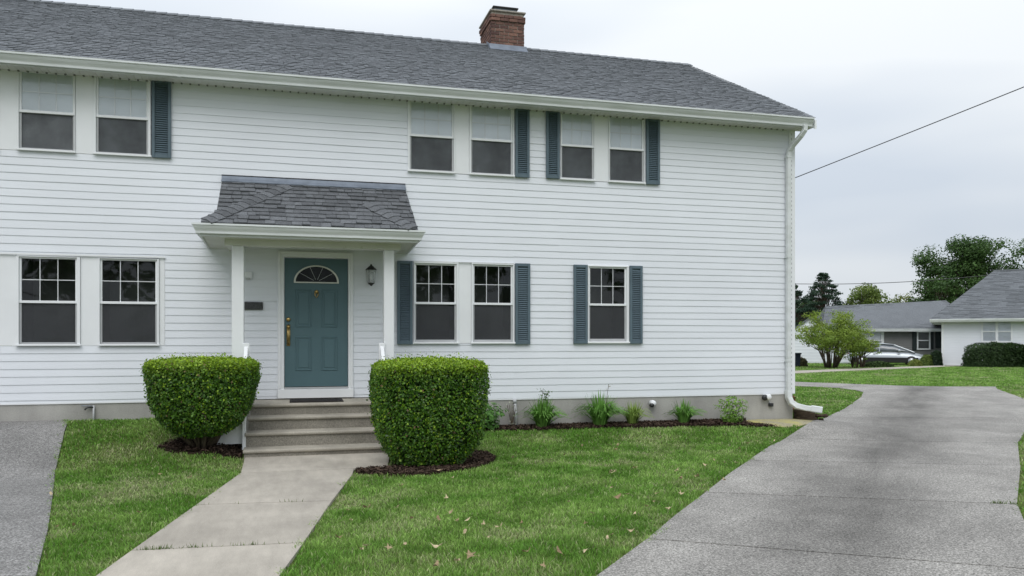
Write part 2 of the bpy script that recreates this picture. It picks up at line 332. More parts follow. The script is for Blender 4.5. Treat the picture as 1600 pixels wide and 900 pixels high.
# ------------------------------------------------------------------ ground, paving
def build_ground():
    xs = np.unique(np.concatenate([[-1500, -700, -300, -120, -60, -30, -18], np.arange(-10, 13, 0.25), np.arange(14, 60, 4), [80, 140, 300, 700, 1500]]))
    ys = np.unique(np.concatenate([[-1500, -700, -300, -120, -60, -30, -20], np.arange(-13, 0.3, 0.25), [2, 5, 8, 12, 16, 20, 30, 40, 60, 100, 200, 400, 800, 1500]]))
    X, Y = np.meshgrid(xs, ys); co = np.stack([X.ravel(), Y.ravel(), gh(X, Y).ravel()], 1)
    n = len(xs); i = np.arange(len(ys)-1)[:, None]*n + np.arange(n-1)[None, :]; i = i.ravel()
    me = np_mesh('ground', co, np.stack([i, i+1, i+n+1, i+n], 1), M['ground'])
    tag(link('ground', me), kind='structure')
build_ground()
DRIVE = [
 [(0.3, -9.5), (1.99, -7.59), (2.69, -6.82), (4.95, -8.35), (2.9, -10.9)],
 [(2.69, -6.82), (3.3, -6.08), (4.08, -5.20), (6.675, -6.535), (4.95, -8.35)],
 [(4.08, -5.20), (5.0, -4.13), (5.70, -3.37), (8.765, -4.645), (6.675, -6.535)],
 [(5.70, -3.37), (6.73, -2.23), (7.45, -1.60), (10.63, -2.88), (8.765, -4.645)],
 [(7.45, -1.60), (8.47, -0.69), (9.6, 0.5), (10.4, 1.40), (14.3, 0.15), (10.63, -2.88)],
 [(10.4, 1.40), (12.0, 2.95), (13.5, 4.53), (18.75, 4.45), (14.3, 0.15)],
 [(13.5, 4.53), (15.0, 6.12), (15.76, 7.05), (16.4, 7.8), (16.75, 8.5), (17.07, 9.81), (19.1, 11.55), (19.8, 10.4), (20.8, 9.53), (22.6, 9.04), (21.5, 7.93), (18.75, 4.45)],
 [(17.07, 9.81), (16.36, 11.1), (14.2, 14.0), (15.6, 15.8), (17.93, 13.39), (19.1, 11.55)],
]
drive = tag(bpy.data.objects.new('driveway', None), kind='structure'); COL.objects.link(drive)
for p in DRIVE: drape('slab', shrink(p, 0.017), 0.026, 0.12, M['drive'], drive, 0.6, 0.0)
PAD = [(-9, 0.03), (-3.22, 0.03), (-3.08, -0.10), (-3.03, -0.3), (-2.97, -0.7), (-2.90, -1.07), (-2.81, -1.6), (-2.70, -2.2), (-2.36, -3.6), (-1.98, -5.2), (-1.68, -6.6), (-1.35, -8.2), (-9, -8.2)]
tag(drape('parking_pad', PAD, 0.024, 0.1, M['pad'], None, 0.5), kind='structure')
WALK = [
 [(-0.63, -1.60), (1.26, -1.60), (1.22, -2.0), (1.12, -2.71), (0.71, -2.725), (-0.61, -2.735)],
 [(-0.61, -2.735), (0.71, -2.725), (0.66, -3.17), (0.36, -4.67), (-0.90, -4.53)],
 [(-0.90, -4.53), (0.36, -4.67), (0.075, -6.27), (-1.17, -6.17)],
 [(-1.17, -6.17), (0.075, -6.27), (-0.07, -7.04), (-0.35, -8.4), (-1.52, -8.3), (-1.26, -6.72)],
]
walk = tag(bpy.data.objects.new('walkway', None), kind='structure'); COL.objects.link(walk)
for p in WALK: drape('slab', shrink(p, 0.009), 0.03, 0.1, M['walk'], walk, 0.5)
STRIP = [(20.5, 18.2), (22.42, 19.9), (27.5, 22.06), (33.3, 24.2), (36.7, 25.9), (43.0, 26.6), (42.5, 28.2), (35.2, 26.5), (29.25, 24.3), (24.2, 22.5), (19.6, 19.8)]
tag(drape('neighbour_drive', STRIP, 0.03, 0.1, M['walk'], None, 4), kind='structure')
APRON = [(7.75, -0.03), (8.72, -0.03), (9.5, 0.40), (8.55, -0.62), (8.25, -0.80), (7.9, -0.82), (7.45, -0.35)]
tag(drape('gravel_apron', APRON, 0.02, 0.08, M['apron'], None, 0.3), kind='structure')
BED = [(2.55, 0.0), (7.75, -0.01), (7.5, -0.28), (7.86, -0.84), (7.16, -0.62), (6.2, -0.43), (5.0, -0.34), (3.9, -0.33), (2.95, -0.25), (2.4, -0.24)]
BED = [(2.4, 0.0), (7.72, -0.01), (7.45, -0.33), (7.86, -0.86), (7.16, -0.66), (6.2, -0.50), (5.0, -0.46), (3.9, -0.46), (2.95, -0.40), (2.4, -0.40)]
tag(drape('mulch_bed', BED, 0.025, 0.06, M['msoil'], None, 0.3), kind='structure')
RING = [(0.72, -2.76), (0.72, -3.05), (1.0, -3.30), (1.3, -3.34), (1.62, -3.30), (1.9, -3.20), (2.16, -3.02), (2.42, -2.68), (2.60, -2.28), (2.58, -1.85), (2.3, -1.55), (1.7, -1.45), (1.29, -1.55), (1.27, -2.2), (1.16, -2.75)]
tag(drape('mulch_ring', RING, 0.035, 0.06, M['msoil'], None, 0.3), kind='structure')
LRING = [(-1.72, -1.42), (-1.5, -1.60), (-1.2, -1.68), (-0.85, -1.66), (-0.66, -1.58), (-0.66, -0.95), (-1.1, -0.95), (-1.5, -1.15)]
tag(drape('mulch_patch', LRING, 0.02, 0.05, M['msoil'], None, 0.3), kind='structure')
def chips(name, polys, dens, label):
    V = []
    for poly in polys:
        P = np.array(poly); a = (P.max(0)-P.min(0)).prod(); n = int(a*dens)
        q = rng.uniform(P.min(0), P.max(0), (n, 2)); q = q[inside(poly, q[:, 0], q[:, 1])]; V.append(q)
    q = np.concatenate(V); n = len(q); L = rng.uniform(0.008, 0.024, n); wd = L*rng.uniform(0.2, 0.5, n); th = rng.uniform(0, 6.28, n); tl = rng.uniform(-0.6, 0.6, n)
    ux = np.stack([np.cos(th)*np.cos(tl), np.sin(th)*np.cos(tl), np.sin(tl)], 1); vy = np.stack([-np.sin(th), np.cos(th), rng.uniform(-0.7, 0.7, n)], 1)
    c = np.stack([q[:, 0], q[:, 1], gh(q[:, 0], q[:, 1])+0.032+rng.uniform(0, 0.022, n)], 1)
    co = np.stack([c-ux*L[:, None]-vy*wd[:, None], c+ux*L[:, None]-vy*wd[:, None], c+ux*L[:, None]+vy*wd[:, None], c-ux*L[:, None]+vy*wd[:, None]], 1).reshape(-1, 3)
    f = np.arange(n*4).reshape(n, 4)
    tag(link(name, np_mesh(name, co, f, M['mulch'])), label, 'mulch', kind='stuff')
chips('bark_mulch', [BED], 4200, 'dark brown bark mulch in the bed along the foundation')
chips('bark_mulch', [RING], 5200, 'dark brown bark mulch ring under the right boxwood')
chips('bark_mulch', [LRING], 3200, 'dark mulch patch under the left boxwood')

# ------------------------------------------------------------------ grass
LAWN_L = [(-3.25, 0.0), (-3.08, -0.10), (-3.03, -0.3), (-2.97, -0.7), (-2.90, -1.07), (-2.81, -1.6), (-2.70, -2.2), (-2.36, -3.6), (-1.98, -5.2), (-1.68, -6.6), (-1.35, -8.2), (-1.5, -8.2), (-1.26, -6.72), (-1.17, -6.17), (-0.90, -4.53), (-0.61, -2.735), (-0.63, -1.6), (-0.63, 0)]
LAWN_R = [(1.26, 0), (1.26, -1.6), (1.22, -2.0), (1.12, -2.71), (0.71, -2.725), (0.66, -3.17), (0.36, -4.67), (0.075, -6.27), (-0.07, -7.04), (-0.35, -8.4), (-0.4, -9.3), (0.3, -9.5), (1.99, -7.59), (2.69, -6.82), (3.3, -6.08), (4.08, -5.20), (5.0, -4.13), (5.70, -3.37), (6.73, -2.23), (7.45, -1.60), (8.47, -0.69), (8.2, -0.78), (7.9, -0.84), (7.86, -0.86), (7.16, -0.66), (6.2, -0.50), (5.0, -0.46), (3.9, -0.46), (2.95, -0.40), (2.4, -0.40), (2.4, 0)]
FAR = [
 [(17.93, 13.39), (19.1, 11.55), (19.8, 10.4), (20.8, 9.53), (22.6, 9.04), (40, 8), (60, 22), (48, 27), (43, 26.6), (36.7, 25.9), (33.3, 24.2), (27.5, 22.06), (22.42, 19.9), (20.5, 18.2), (15.6, 15.8)],
 [(9.4, 0.55), (10.4, 1.4), (12.0, 2.95), (13.5, 4.53), (15.0, 6.12), (15.76, 7.05), (16.4, 7.8), (16.75, 8.5), (17.07, 9.81), (16.36, 11.1), (14.2, 14.0), (9, 14), (8.8, 0.6)],
 [(22.6, 9.04), (21.5, 7.93), (18.75, 4.45), (14.3, 0.15), (10.63, -2.88), (8.765, -4.645), (6.675, -6.535), (4.95, -8.35), (9, -11), (16, -8), (26, 0), (30, 8)],
 [(19.6, 19.8), (24.2, 22.5), (29.25, 24.3), (35.2, 26.5), (42.5, 28.2), (44, 40), (20, 36)],
]
def vnoise(X, Y, s, seed):
    r = np.random.default_rng(seed); T = r.random((64, 64)); x = X*s; y = Y*s
    xi = np.floor(x).astype(int); yi = np.floor(y).astype(int); fx = x-xi; fy = y-yi; fx = fx*fx*(3-2*fx); fy = fy*fy*(3-2*fy)
    g = lambda a, b: T[a % 64, b % 64]
    return (g(xi, yi)*(1-fx)+g(xi+1, yi)*fx)*(1-fy)+(g(xi, yi+1)*(1-fx)+g(xi+1, yi+1)*fx)*fy
def fbm(X, Y, s, seed): return 0.5*vnoise(X, Y, s, seed)+0.3*vnoise(X, Y, s*2.3, seed+1)+0.2*vnoise(X, Y, s*5.1, seed+2)
def grass(name, polys, holes, dens, hgt, wid, label, stripes=True, jag=0.03, fade=None):
    Q = []
    for poly in polys:
        P = np.array(poly); lo = P.min(0)-jag; hi = P.max(0)+jag; n = int((hi-lo).prod()*dens)
        q = rng.uniform(lo, hi, (n, 2)); j = q+rng.normal(0, jag, q.shape)+((np.stack([vnoise(q[:, 0], q[:, 1], 5.5, 31), vnoise(q[:, 0], q[:, 1], 5.5, 32)], 1)-0.5)*0.10)
        k = inside(poly, j[:, 0], j[:, 1])
        for h in holes: k &= ~inside(h, j[:, 0], j[:, 1])
        if fade is not None:
            d = np.hypot(q[:, 0], q[:, 1]+12.7); k &= rng.random(n) < np.clip(fade/d, 0.12, 1)**1.3
        Q.append(q[k])
    q = np.concatenate(Q); n = len(q); X, Y = q.T; d = np.hypot(X, Y+12.7)
    big = fbm(X, Y, 0.55, 3); mid = fbm(X, Y, 1.9, 9); fine = fbm(X, Y, 6.0, 21)
    dry = np.clip((big*0.5+mid*0.5-0.51)*5.0, 0, 1)
    lush = np.clip((0.52-mid)*3.5+(0.5-fine)*1.5+0.35, 0, 1)
    H = hgt*rng.uniform(0.55, 1.15, n)*(0.45+1.1*fine)*(1-0.25*dry); Wd = wid*rng.uniform(0.7, 1.3, n)*np.clip(d/8, 0.8, 3)
    th = rng.uniform(0, 6.283, n); la = rng.uniform(0, 6.283, n); lean = rng.uniform(0.1, 0.95, n)*H
    v = X*0.729-Y*0.684; st = (np.sin(v*math.pi/0.55) > 0).astype(float) if stripes else np.zeros(n)
    lx = np.cos(la)*lean+(st-0.5)*0.14*H*0.684; ly = np.sin(la)*lean+(st-0.5)*0.14*H*0.729
    z = gh(X, Y); b = np.stack([X, Y, z-0.005], 1); wv = np.stack([np.cos(th), np.sin(th), np.zeros(n)], 1)*Wd[:, None]*0.5
    md = b+np.stack([lx*0.35, ly*0.35, H*0.6], 1); tp = b+np.stack([lx, ly, H*rng.uniform(0.75, 1, n)], 1)
    co = np.stack([b-wv, b+wv, md+wv*0.8, md-wv*0.8, tp], 1).reshape(-1, 3)
    i = np.arange(n)*5; f = np.concatenate([np.stack([i, i+1, i+2], 1), np.stack([i, i+2, i+3], 1), np.stack([i+3, i+2, i+4], 1)])
    c0 = np.array([0.142, 0.300, 0.044]); c1 = np.array([0.265, 0.430, 0.100]); cd = np.array([0.46, 0.47, 0.27])
    c = c1[None]*(1-lush[:, None])+c0[None]*lush[:, None]
    dd = np.clip(dry*0.22+(rng.random(n) < (0.07+0.42*dry))*0.75, 0, 1)[:, None]; c = c*(1-dd)+cd[None]*dd
    c = c*(0.97+0.06*st)[:, None]*rng.uniform(0.85, 1.15, n)[:, None]
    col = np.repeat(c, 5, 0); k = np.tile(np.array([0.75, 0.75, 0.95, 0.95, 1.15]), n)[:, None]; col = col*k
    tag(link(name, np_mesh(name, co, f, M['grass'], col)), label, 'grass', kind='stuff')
BEDH = [BED, RING, LRING, APRON]
grass('lawn_grass', [LAWN_R], BEDH, 6200, 0.052, 0.0080, 'mown green lawn between the walkway and the driveway', fade=7)
grass('lawn_grass', [LAWN_L], BEDH, 6200, 0.050, 0.0080, 'small green lawn between the asphalt pad and the walkway', False, fade=7)
grass('lawn_grass', FAR[1:3], [], 1300, 0.05, 0.010, 'grass strips along both edges of the driveway bend', False, fade=12)
grass('lawn_grass', [FAR[0], FAR[3]], [], 420, 0.055, 0.013, 'wide mown lawn beyond the driveway', fade=34)
# tufts in the paving joints
def tufts():
    X = []; segs = [((-1.17, -6.17), (0.08, -6.265), 150), ((-0.92, -4.535), (0.32, -4.668), 22), ((6.35, -6.37), (6.65, -6.52), 70)]
    for a, b, n in segs:
        c = rng.random(4); t = np.clip(c[rng.integers(0, 4, n)]+rng.normal(0, 0.06, n), 0, 1)
        X.append(np.array(a)[None]+t[:, None]*(np.array(b)-np.array(a))[None]+rng.normal(0, 0.008, (n, 2)))
    q = np.concatenate(X); n = len(q); H = rng.uniform(0.02, 0.05, n)+0.02; th = rng.uniform(0, 6.28, n)
    b = np.stack([q[:, 0], q[:, 1], gh(q[:, 0], q[:, 1])], 1); w = np.stack([np.cos(th), np.sin(th), 0*th], 1)*0.006
    tp = b+np.stack([rng.normal(0, 0.018, n), rng.normal(0, 0.018, n), H], 1)
    co = np.stack([b-w, b+w, tp], 1).reshape(-1, 3); col = np.repeat(np.array([[0.11, 0.17, 0.04]])*rng.uniform(0.7, 1.3, (n, 1)), 3, 0)
    tag(link('joint_weeds', np_mesh('joint_weeds', co, np.arange(n*3).reshape(n, 3), M['grass'], col)), 'tiny green weeds growing in the paving joints', 'weeds', kind='stuff')
tufts()

# ------------------------------------------------------------------ the house
house = root('house', (2.0, 0, 0), 'large two-storey white clapboard house with grey gable roof, slate shutters and brick chimney', 'house')
XL, XR = -6.2, 8.69
EAVE_Z = 5.36
MB().box(XL, XR-0.02, 0.0, 8.3, -0.3, 0.70).build('foundation', M['found'], house)
b = MB()                                                     # core walls behind the boards (front wall is boards and windows)
b.box(XL, XR-0.03, 8.0, 8.45, 0.70, 5.5); b.build('rear_wall', M['siding'], house)
b = MB(); b.prism([(0.02, 0.71), (8.5, 0.71), (8.5, 5.36), (4.27, 7.80), (0.02, 5.36)], lambda p, t: (t, p[0], p[1]), XR-0.12, XR-0.03); b.build('gable_wall', M['siding'], house)
OPEN = [(-4.80, -1.818, 1.507, 2.80), (-4.72, -2.0, 4.24, 5.40), (1.73, 3.456, 4.243, 5.40), (4.258, 5.765, 4.243, 5.40),
        (1.821, 3.466, 1.53, 2.83), (4.732, 5.482, 1.535, 2.84), (-0.237, 0.887, 0.60, 2.94), (-9, 1.2, 0.5, 0.70)]
def siding():
    z = 0.63
    while z < EAVE_Z-0.02:
        z0, z1 = z, min(z+0.11, EAVE_Z+0.01); z += 0.11
        xs = sorted(set([XL, 8.585]+[x for r in OPEN for x in r[:2] if XL < x < 8.585]+list(np.arange(XL+0.8, 8.5, 1.37))))
        runs = []; cur = []
        jz = {x: random.gauss(0, 0.0022) for x in xs}; jy = {x: random.gauss(0, 0.0012) for x in xs}
        for xa, xb in zip(xs, xs[1:]):
            lo, hi = z0, z1; xm = (xa+xb)/2
            for r in OPEN:
                if r[0] <= xm <= r[1]:
                    if r[2] <= lo+1e-6 and r[3] > lo: lo = min(hi, r[3])
                    elif r[3] >= hi-1e-6 and r[2] < hi: hi = max(lo, r[2])
            if hi-lo < 0.008:
                if cur: runs.append(cur); cur = []
            else: cur.append((xa, xb, lo, hi))
        if cur: runs.append(cur)
        for run in runs:
            b = MB()
            for xa, xb, lo, hi in run:
                yf = lambda zz, x: -0.0162+0.0086*(zz-z0)/0.11+jy[x]*0.5
                za = lo+(jz[xa] if lo == z0 else 0); zb = lo+(jz[xb] if lo == z0 else 0)
                zt = hi+(0.004 if hi == z1 else 0)
                b.quad((xa, yf(lo, xa), za), (xb, yf(lo, xb), zb), (xb, yf(hi, xb), zt), (xa, yf(hi, xa), zt))
                b.quad((xa, yf(lo, xa), za), (xa, 0.012, za+0.001), (xb, 0.012, zb+0.001), (xb, yf(lo, xb), zb))
            b.build('siding_board', M['siding'], house)
siding()
b = MB().box(8.58, 8.70, -0.032, 0.0, 0.62, EAVE_Z); b.box(8.672, 8.70, 0.0, 0.10, 0.62, EAVE_Z)
b.build('corner_board', M['trim'], house, bevel=0.004)
b = MB()
for k in range(58): b.box(8.618, 8.632, -0.034, -0.030, 0.70+k*0.08, 0.735+k*0.08)
o = b.build('corner_slots', M['sframe'], house); o['kind'] = 'stuff'
# starter strips at the sill line
MB().box(1.25, 8.6, -0.014, 0.0, 0.612, 0.634).build('starter_strip', M['trim'], house)
MB().box(XL, -0.62, -0.014, 0.0, 0.682, 0.704).build('starter_strip', M['trim'], house)

def window(x0, x1, z0, z1, gx0, gx1, gt, gm, gb, blind):
    oz0, oz1 = gb-0.045, gt+0.025; ox0, ox1 = gx0-0.028, gx1+0.028
    b = MB()                                                 # casing: head, jambs, bottom
    b.box(x0, x1, -0.040, 0.03, oz1, z1); b.box(x0, ox0, -0.038, 0.03, z0, oz1); b.box(ox1, x1, -0.038, 0.03, z0, oz1); b.box(ox0, ox1, -0.034, 0.03, z0, oz0)
    w = b.build('window', M['trim'], house, bevel=0.004)
    MB().box(x0-0.015, x1+0.015, -0.060, -0.0385, z0-0.006, z0+0.022).build('sill', M['trim'], w, bevel=0.004)
    b = MB(); b.box(ox0, gx0, -0.012, 0.02, gm+0.018, oz1); b.box(gx1, ox1, -0.012, 0.02, gm+0.018, oz1); b.box(gx0, gx1, -0.012, 0.02, gt, oz1)
    b.box(ox0, ox1, -0.024, 0.012, gm-0.018, gm+0.018); b.build('upper_sash', M['trim'], w, bevel=0.003)
    b = MB(); b.box(ox0, gx0, -0.008, 0.03, oz0, gm-0.018); b.box(gx1, ox1, -0.008, 0.03, oz0, gm-0.018); b.box(gx0, gx1, -0.008, 0.03, oz0, gb)
    b.build('screen_frame', M['sframe'], w, bevel=0.003)
    MB().quad((gx0, 0.0, gb), (gx1, 0.0, gb), (gx1, 0.0, gm-0.018), (gx0, 0.0, gm-0.018)).build('insect_screen', M['screen'], w)
    MB().quad((gx0, 0.012, gb), (gx1, 0.012, gb), (gx1, 0.012, gm), (gx0, 0.012, gm)).build('pane', M['glass'], w)
    cw = (gx1-gx0)/3; zb = gm+0.018; rh = (gt-zb)/2; t = 0.0062
    b = MB()
    for k in (1, 2): b.box(gx0+cw*k-t, gx0+cw*k+t, 0.0045, 0.011, zb, gt)
    for k in range(3): b.box(gx0+cw*k+(t if k else 0), gx0+cw*(k+1)-(t if k < 2 else 0), 0.0045, 0.011, zb+rh-t, zb+rh+t)
    b.build('muntin', M['trim'], w)
    p = MB(); ya = random.uniform(-0.0015, 0.0015)
    pw = cw/2-0.004; ph = rh/2-0.004
    me = MB().quad((-pw, 0, -ph), (pw, 0, -ph), (pw, 0, ph), (-pw, 0, ph)).mesh('pane', M['glass'])
    org = ORG[w.name]
    for k in range(3):
        for r in range(2):
            link('pane', me, w, (gx0+cw*(k+.5)-org.x, 0.002-org.y, zb+rh*(r+.5)-org.z), (random.gauss(0, 0.006), 0, random.gauss(0, 0.006)))
    b = MB(); y1 = 0.62                                       # reveal and the dark room behind
    b.quad((ox0, 0.032, oz0), (ox0, y1, oz0), (ox0, y1, oz1), (ox0, 0.032, oz1)); b.quad((ox1, 0.032, oz0), (ox1, y1, oz0), (ox1, y1, oz1), (ox1, 0.032, oz1))
    b.quad((ox0, 0.032, oz0), (ox1, 0.032, oz0), (ox1, y1, oz0), (ox0, y1, oz0)); b.quad((ox0, 0.032, oz1), (ox1, 0.032, oz1), (ox1, y1, oz1), (ox0, y1, oz1))
    b.quad((ox0, y1, oz0), (ox1, y1, oz0), (ox1, y1, oz1), (ox0, y1, oz1)); b.build('room', M['room'], w)
    if blind is not None:
        b = MB(); z = gt+0.02; zl = gb+0.0 if blind == 1 else gm-0.05
        while z > zl:
            b.quad((gx0-0.02, 0.020, z), (gx1+0.02, 0.020, z), (gx1+0.02, 0.0165, z-0.0275), (gx0-0.02, 0.0165, z-0.0275)); z -= 0.026
        o = b.build('blind', M['blind'], w); o['kind'] = 'stuff'
    return w
UP = [(-4.70, -3.97, -4.65, -4.02), (-3.722, -3.001, -3.682, -3.034), (-2.753, -2.008, -2.703, -2.068), (1.73, 2.479, 1.786, 2.437), (2.719, 3.456, 2.769, 3.412), (4.258, 4.857, 4.294, 4.820), (5.11, 5.765, 5.148, 5.728)]
for i, (a, c, g0, g1) in enumerate(UP): window(a, c, 4.245, 5.385, g0, g1, 5.345, 4.82 if i > 2 else 4.795, 4.288, 1)
LO = [(-4.79, -3.985, -4.73, -4.05, 1.51, 2.765, 2.733, 2.125, 1.555), (-3.745, -2.935, -3.682, -3.001, 1.51, 2.765, 2.733, 2.125, 1.555), (-2.694, -1.896, -2.653, -1.948, 1.51, 2.765, 2.733, 2.125, 1.555),
      (1.821, 2.541, 1.862, 2.479, 1.532, 2.828, 2.775, 2.171, 1.592), (2.751, 3.466, 2.804, 3.412, 1.532, 2.828, 2.779, 2.171, 1.592), (4.732, 5.482, 4.786, 5.408, 1.536, 2.838, 2.79, 2.18, 1.606)]
for (a, c, g0, g1, z0, z1, gt, gm, gb) in LO: window(a, c, z0, z1, g0, g1, gt, gm, gb, None)
for (x0, x1, z0, z1) in ((-3.001, -2.753, 4.245, 5.365), (2.479, 2.719, 4.25, 5.365), (4.857, 5.11, 4.25, 5.365), (-3.97, -3.722, 4.245, 5.365), (-2.935, -2.694, 1.51, 2.80), (2.541, 2.751, 1.535, 2.83), (-1.896, -1.818, 1.51, 2.80), (-3.985, -3.745, 1.51, 2.80)):
    b = MB(); b.box(x0+0.003, x1-0.003, -0.013, 0.02, z0, z1); b.build('trim_panel', M['trim'], house)
MB().box(-4.80, -1.81, -0.040, -0.026, 2.782, 2.806).build('head_flashing', M['trim'], house)
MB().box(1.821, 3.466, -0.042, -0.026, 2.829, 2.838).build('head_flashing', M['trim'], house)

def shutter(x0, x1, z0, z1):
    b = MB(); t = 0.042; y0, y1 = -0.062, -0.024
    b.box(x0, x0+t, y0, y1, z0, z1); b.box(x1-t, x1, y0, y1, z0, z1); b.box(x0+t, x1-t, y0+0.002, y1, z0, z0+0.055); b.box(x0+t, x1-t, y0+0.002, y1, z1-0.05, z1)
    s = b.build('shutter', M['shutter'], house, bevel=0.003)
    MB().box(x0+t, x1-t, -0.030, -0.026, z0+0.05, z1-0.05).build('backing', M['shutter'], s)
    b = MB(); z = z0+0.06
    while z < z1-0.075:
        j = random.gauss(0, 0.001); a, c = x0+t, x1-t
        b.quad((a, -0.056, z+j), (c, -0.056, z+j), (c, -0.033, z+0.027+j), (a, -0.033, z+0.027+j))
        b.quad((a, -0.056, z+j), (c, -0.056, z+j), (c, -0.050, z-0.004+j), (a, -0.050, z-0.004+j))
        b.quad((a, -0.050, z-0.004+j), (c, -0.050, z-0.004+j), (c, -0.031, z+0.018+j), (a, -0.031, z+0.018+j)); z += 0.0315
    o = b.build('louvres', M['shutter'], s); o['kind'] = 'stuff'
for s in ((-1.991, -1.731, 4.238, 5.375), (3.477, 3.717, 4.24, 5.375), (4.003, 4.236, 4.25, 5.375), (5.789, 6.039, 4.24, 5.365),
          (1.559, 1.801, 1.519, 2.83), (3.477, 3.728, 1.516, 2.836), (4.483, 4.728, 1.525, 2.839), (5.486, 5.718, 1.524, 2.845)): shutter(*s)

# door
b = MB()
b.box(-0.237, -0.143, -0.045, 0.06, 0.70, 2.94); b.box(0.809, 0.887, -0.045, 0.06, 0.70, 2.94); b.box(-0.143, 0.809, -0.045, 0.06, 2.842, 2.94)
b.box(-0.225, -0.19, -0.060, -0.045, 0.85, 2.93); b.box(0.845, 0.878, -0.060, -0.045, 0.85, 2.93); b.box(-0.19, 0.845, -0.060, -0.045, 2.895, 2.93)
b.build('door_frame', M['trim'], house, bevel=0.005)
b = MB(); b.box(-0.237, 0.887, -0.064, 0.05, 0.705, 0.84); b.build('kick_board', M['trim'], house, bevel=0.005)
MB().box(-0.143, 0.809, -0.05, 0.05, 0.842, 0.868).build('threshold', M['sframe'], house, bevel=0.004)
door = MB().box(-0.138, 0.804, 0.0, 0.045, 0.878, 2.832).build('front_door', M['door'], house, bevel=0.003)
def raised(x0, x1, z0, z1):
    b = MB(); t = 0.022
    for (a, c, d, e) in ((x0, x1, z0, z0+t), (x0, x1, z1-t, z1), (x0, x0+t, z0+t, z1-t), (x1-t, x1, z0+t, z1-t)): b.box(a, c, -0.010, 0.004, d, e)
    b.box(x0+0.045, x1-0.045, -0.007, 0.003, z0+0.045, z1-0.045); b.build('panel', M['door'], door, bevel=0.005)
for x0, x1 in ((0.02, 0.262), (0.404, 0.646)): raised(x0, x1, 1.785, 2.36); raised(x0, x1, 1.12, 1.64)
cx, cz, rx, rz = 0.333, 2.475, 0.335, 0.255
arc = lambda k, n, s=1.0: (cx-rx*s*math.cos(math.pi*k/n), cz+rz*s*math.sin(math.pi*k/n))
b = MB(); N = 24
for k in range(N):
    (a0, a1), (b0, b1), (c0, c1), (d0, d1) = arc(k, N), arc(k+1, N), arc(k+1, N, 0.92), arc(k, N, 0.92)
    b.quad((a0, -0.018, a1), (b0, -0.018, b1), (c0, -0.018, c1), (d0, -0.018, d1)); b.quad((a0, -0.018, a1), (b0, -0.018, b1), (b0, 0.0, b1), (a0, 0.0, a1)); b.quad((d0, -0.018, d1), (c0, -0.018, c1), (c0, 0.0, c1), (d0, 0.0, d1))
b.box(cx-rx, cx+rx, -0.018, 0.0, cz-0.018, cz); b.build('fanlight_frame', M['porch_trim'], door)
b = MB(); b.poly([(arc(k, N, 0.925)[0], -0.006, arc(k, N, 0.925)[1]) for k in range(N+1)]); b.build('fanlight', M['fan'], door)
b = MB()
for k in range(1, 5):
    t = math.pi*k/5; p0 = Vector((cx-0.05*math.cos(t), -0.010, cz+0.04*math.sin(t))); p1 = Vector((cx-rx*0.93*math.cos(t), -0.010, cz+rz*0.93*math.sin(t))); b.tube([p0, p1], 0.003, 5)
b.build('fanlight_bars', M['sframe'], door)
b = MB().lathe((0.333, -0.004, 2.325), [(0.028, 0), (0.028, -0.012), (0.012, -0.016)], 12, 'y'); b.tube([(0.31, -0.02, 2.335), (0.31, -0.022, 2.27), (0.333, -0.022, 2.235), (0.356, -0.022, 2.27), (0.356, -0.02, 2.335)], 0.008, 6); b.build('door_knocker', M['brass'], door, True)
b = MB().lathe((-0.082, 0.0, 1.90), [(0.032, 0), (0.032, -0.02), (0.02, -0.034)], 14, 'y'); b.build('deadbolt', M['brass'], door, True)
b = MB().box(-0.108, -0.056, -0.012, 0.0, 1.50, 1.82); b.tube([(-0.082, -0.01, 1.77), (-0.082, -0.055, 1.76), (-0.082, -0.066, 1.66), (-0.082, -0.05, 1.56), (-0.082, -0.01, 1.53)], 0.013, 8); b.lathe((-0.082, -0.012, 1.79), [(0.02, 0), (0.02, -0.02)], 10, 'y'); b.build('door_handle', M['brass'], door, True)

# soffit, gutter, roof
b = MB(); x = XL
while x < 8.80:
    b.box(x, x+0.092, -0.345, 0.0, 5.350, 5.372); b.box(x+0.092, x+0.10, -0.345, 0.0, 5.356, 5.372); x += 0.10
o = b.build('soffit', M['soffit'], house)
b = MB(); x = XL
while x < 8.55:
    b.box(x, x+0.022, -0.060, -0.030, 5.334, 5.351); x += 0.118
o = b.build('channel_gap_shade', M['gsiding'], house); o['kind'] = 'stuff'  # dark grey boxes stand in for the shadow gaps in the soffit channel
MB().box(XL, 8.80, -0.37, -0.345, 5.325, 5.47).build('fascia', M['gutter'], house)
GUT = [(0, 0.0), (0, -0.128), (-0.058, -0.134), (-0.060, -0.104), (-0.066, -0.092), (-0.088, -0.062), (-0.100, -0.040), (-0.102, -0.024), (-0.120, -0.020), (-0.120, 0.006), (-0.106, 0.006), (-0.104, -0.012)]
b = MB(); b.prism(GUT, lambda p, t: (t, p[0]-0.372, p[1]+5.462), XL, 8.775); b.build('gutter', M['gutter'], house, bevel=0.0)
for x in (-4.7, -1.6, 1.45, 4.5, 7.55): b = MB(); b.prism([(p[0]*1.03-0.001, p[1]*1.03-0.001) for p in GUT], lambda p, t: (t, p[0]-0.372, p[1]+5.462), x, x+0.05); b.build('gutter_seam', M['gutter'], house)
ROOF_A, ROOF_B = (-0.44, 5.475), (4.27, 7.945)
sl_len = math.hypot(ROOF_B[0]-ROOF_A[0], ROOF_B[1]-ROOF_A[1]); su = ((ROOF_B[0]-ROOF_A[0])/sl_len, (ROOF_B[1]-ROOF_A[1])/sl_len); sn = (-su[1], su[0])
b = MB(); b.prism([(-0.43, 5.455), (4.27, 7.925), (8.97, 5.455), (8.97, 5.40), (4.27, 7.85), (-0.36, 5.44)], lambda p, t: (t, p[0], p[1]), XL, 8.83)
roof = b.build('roof', M['roof'], house)
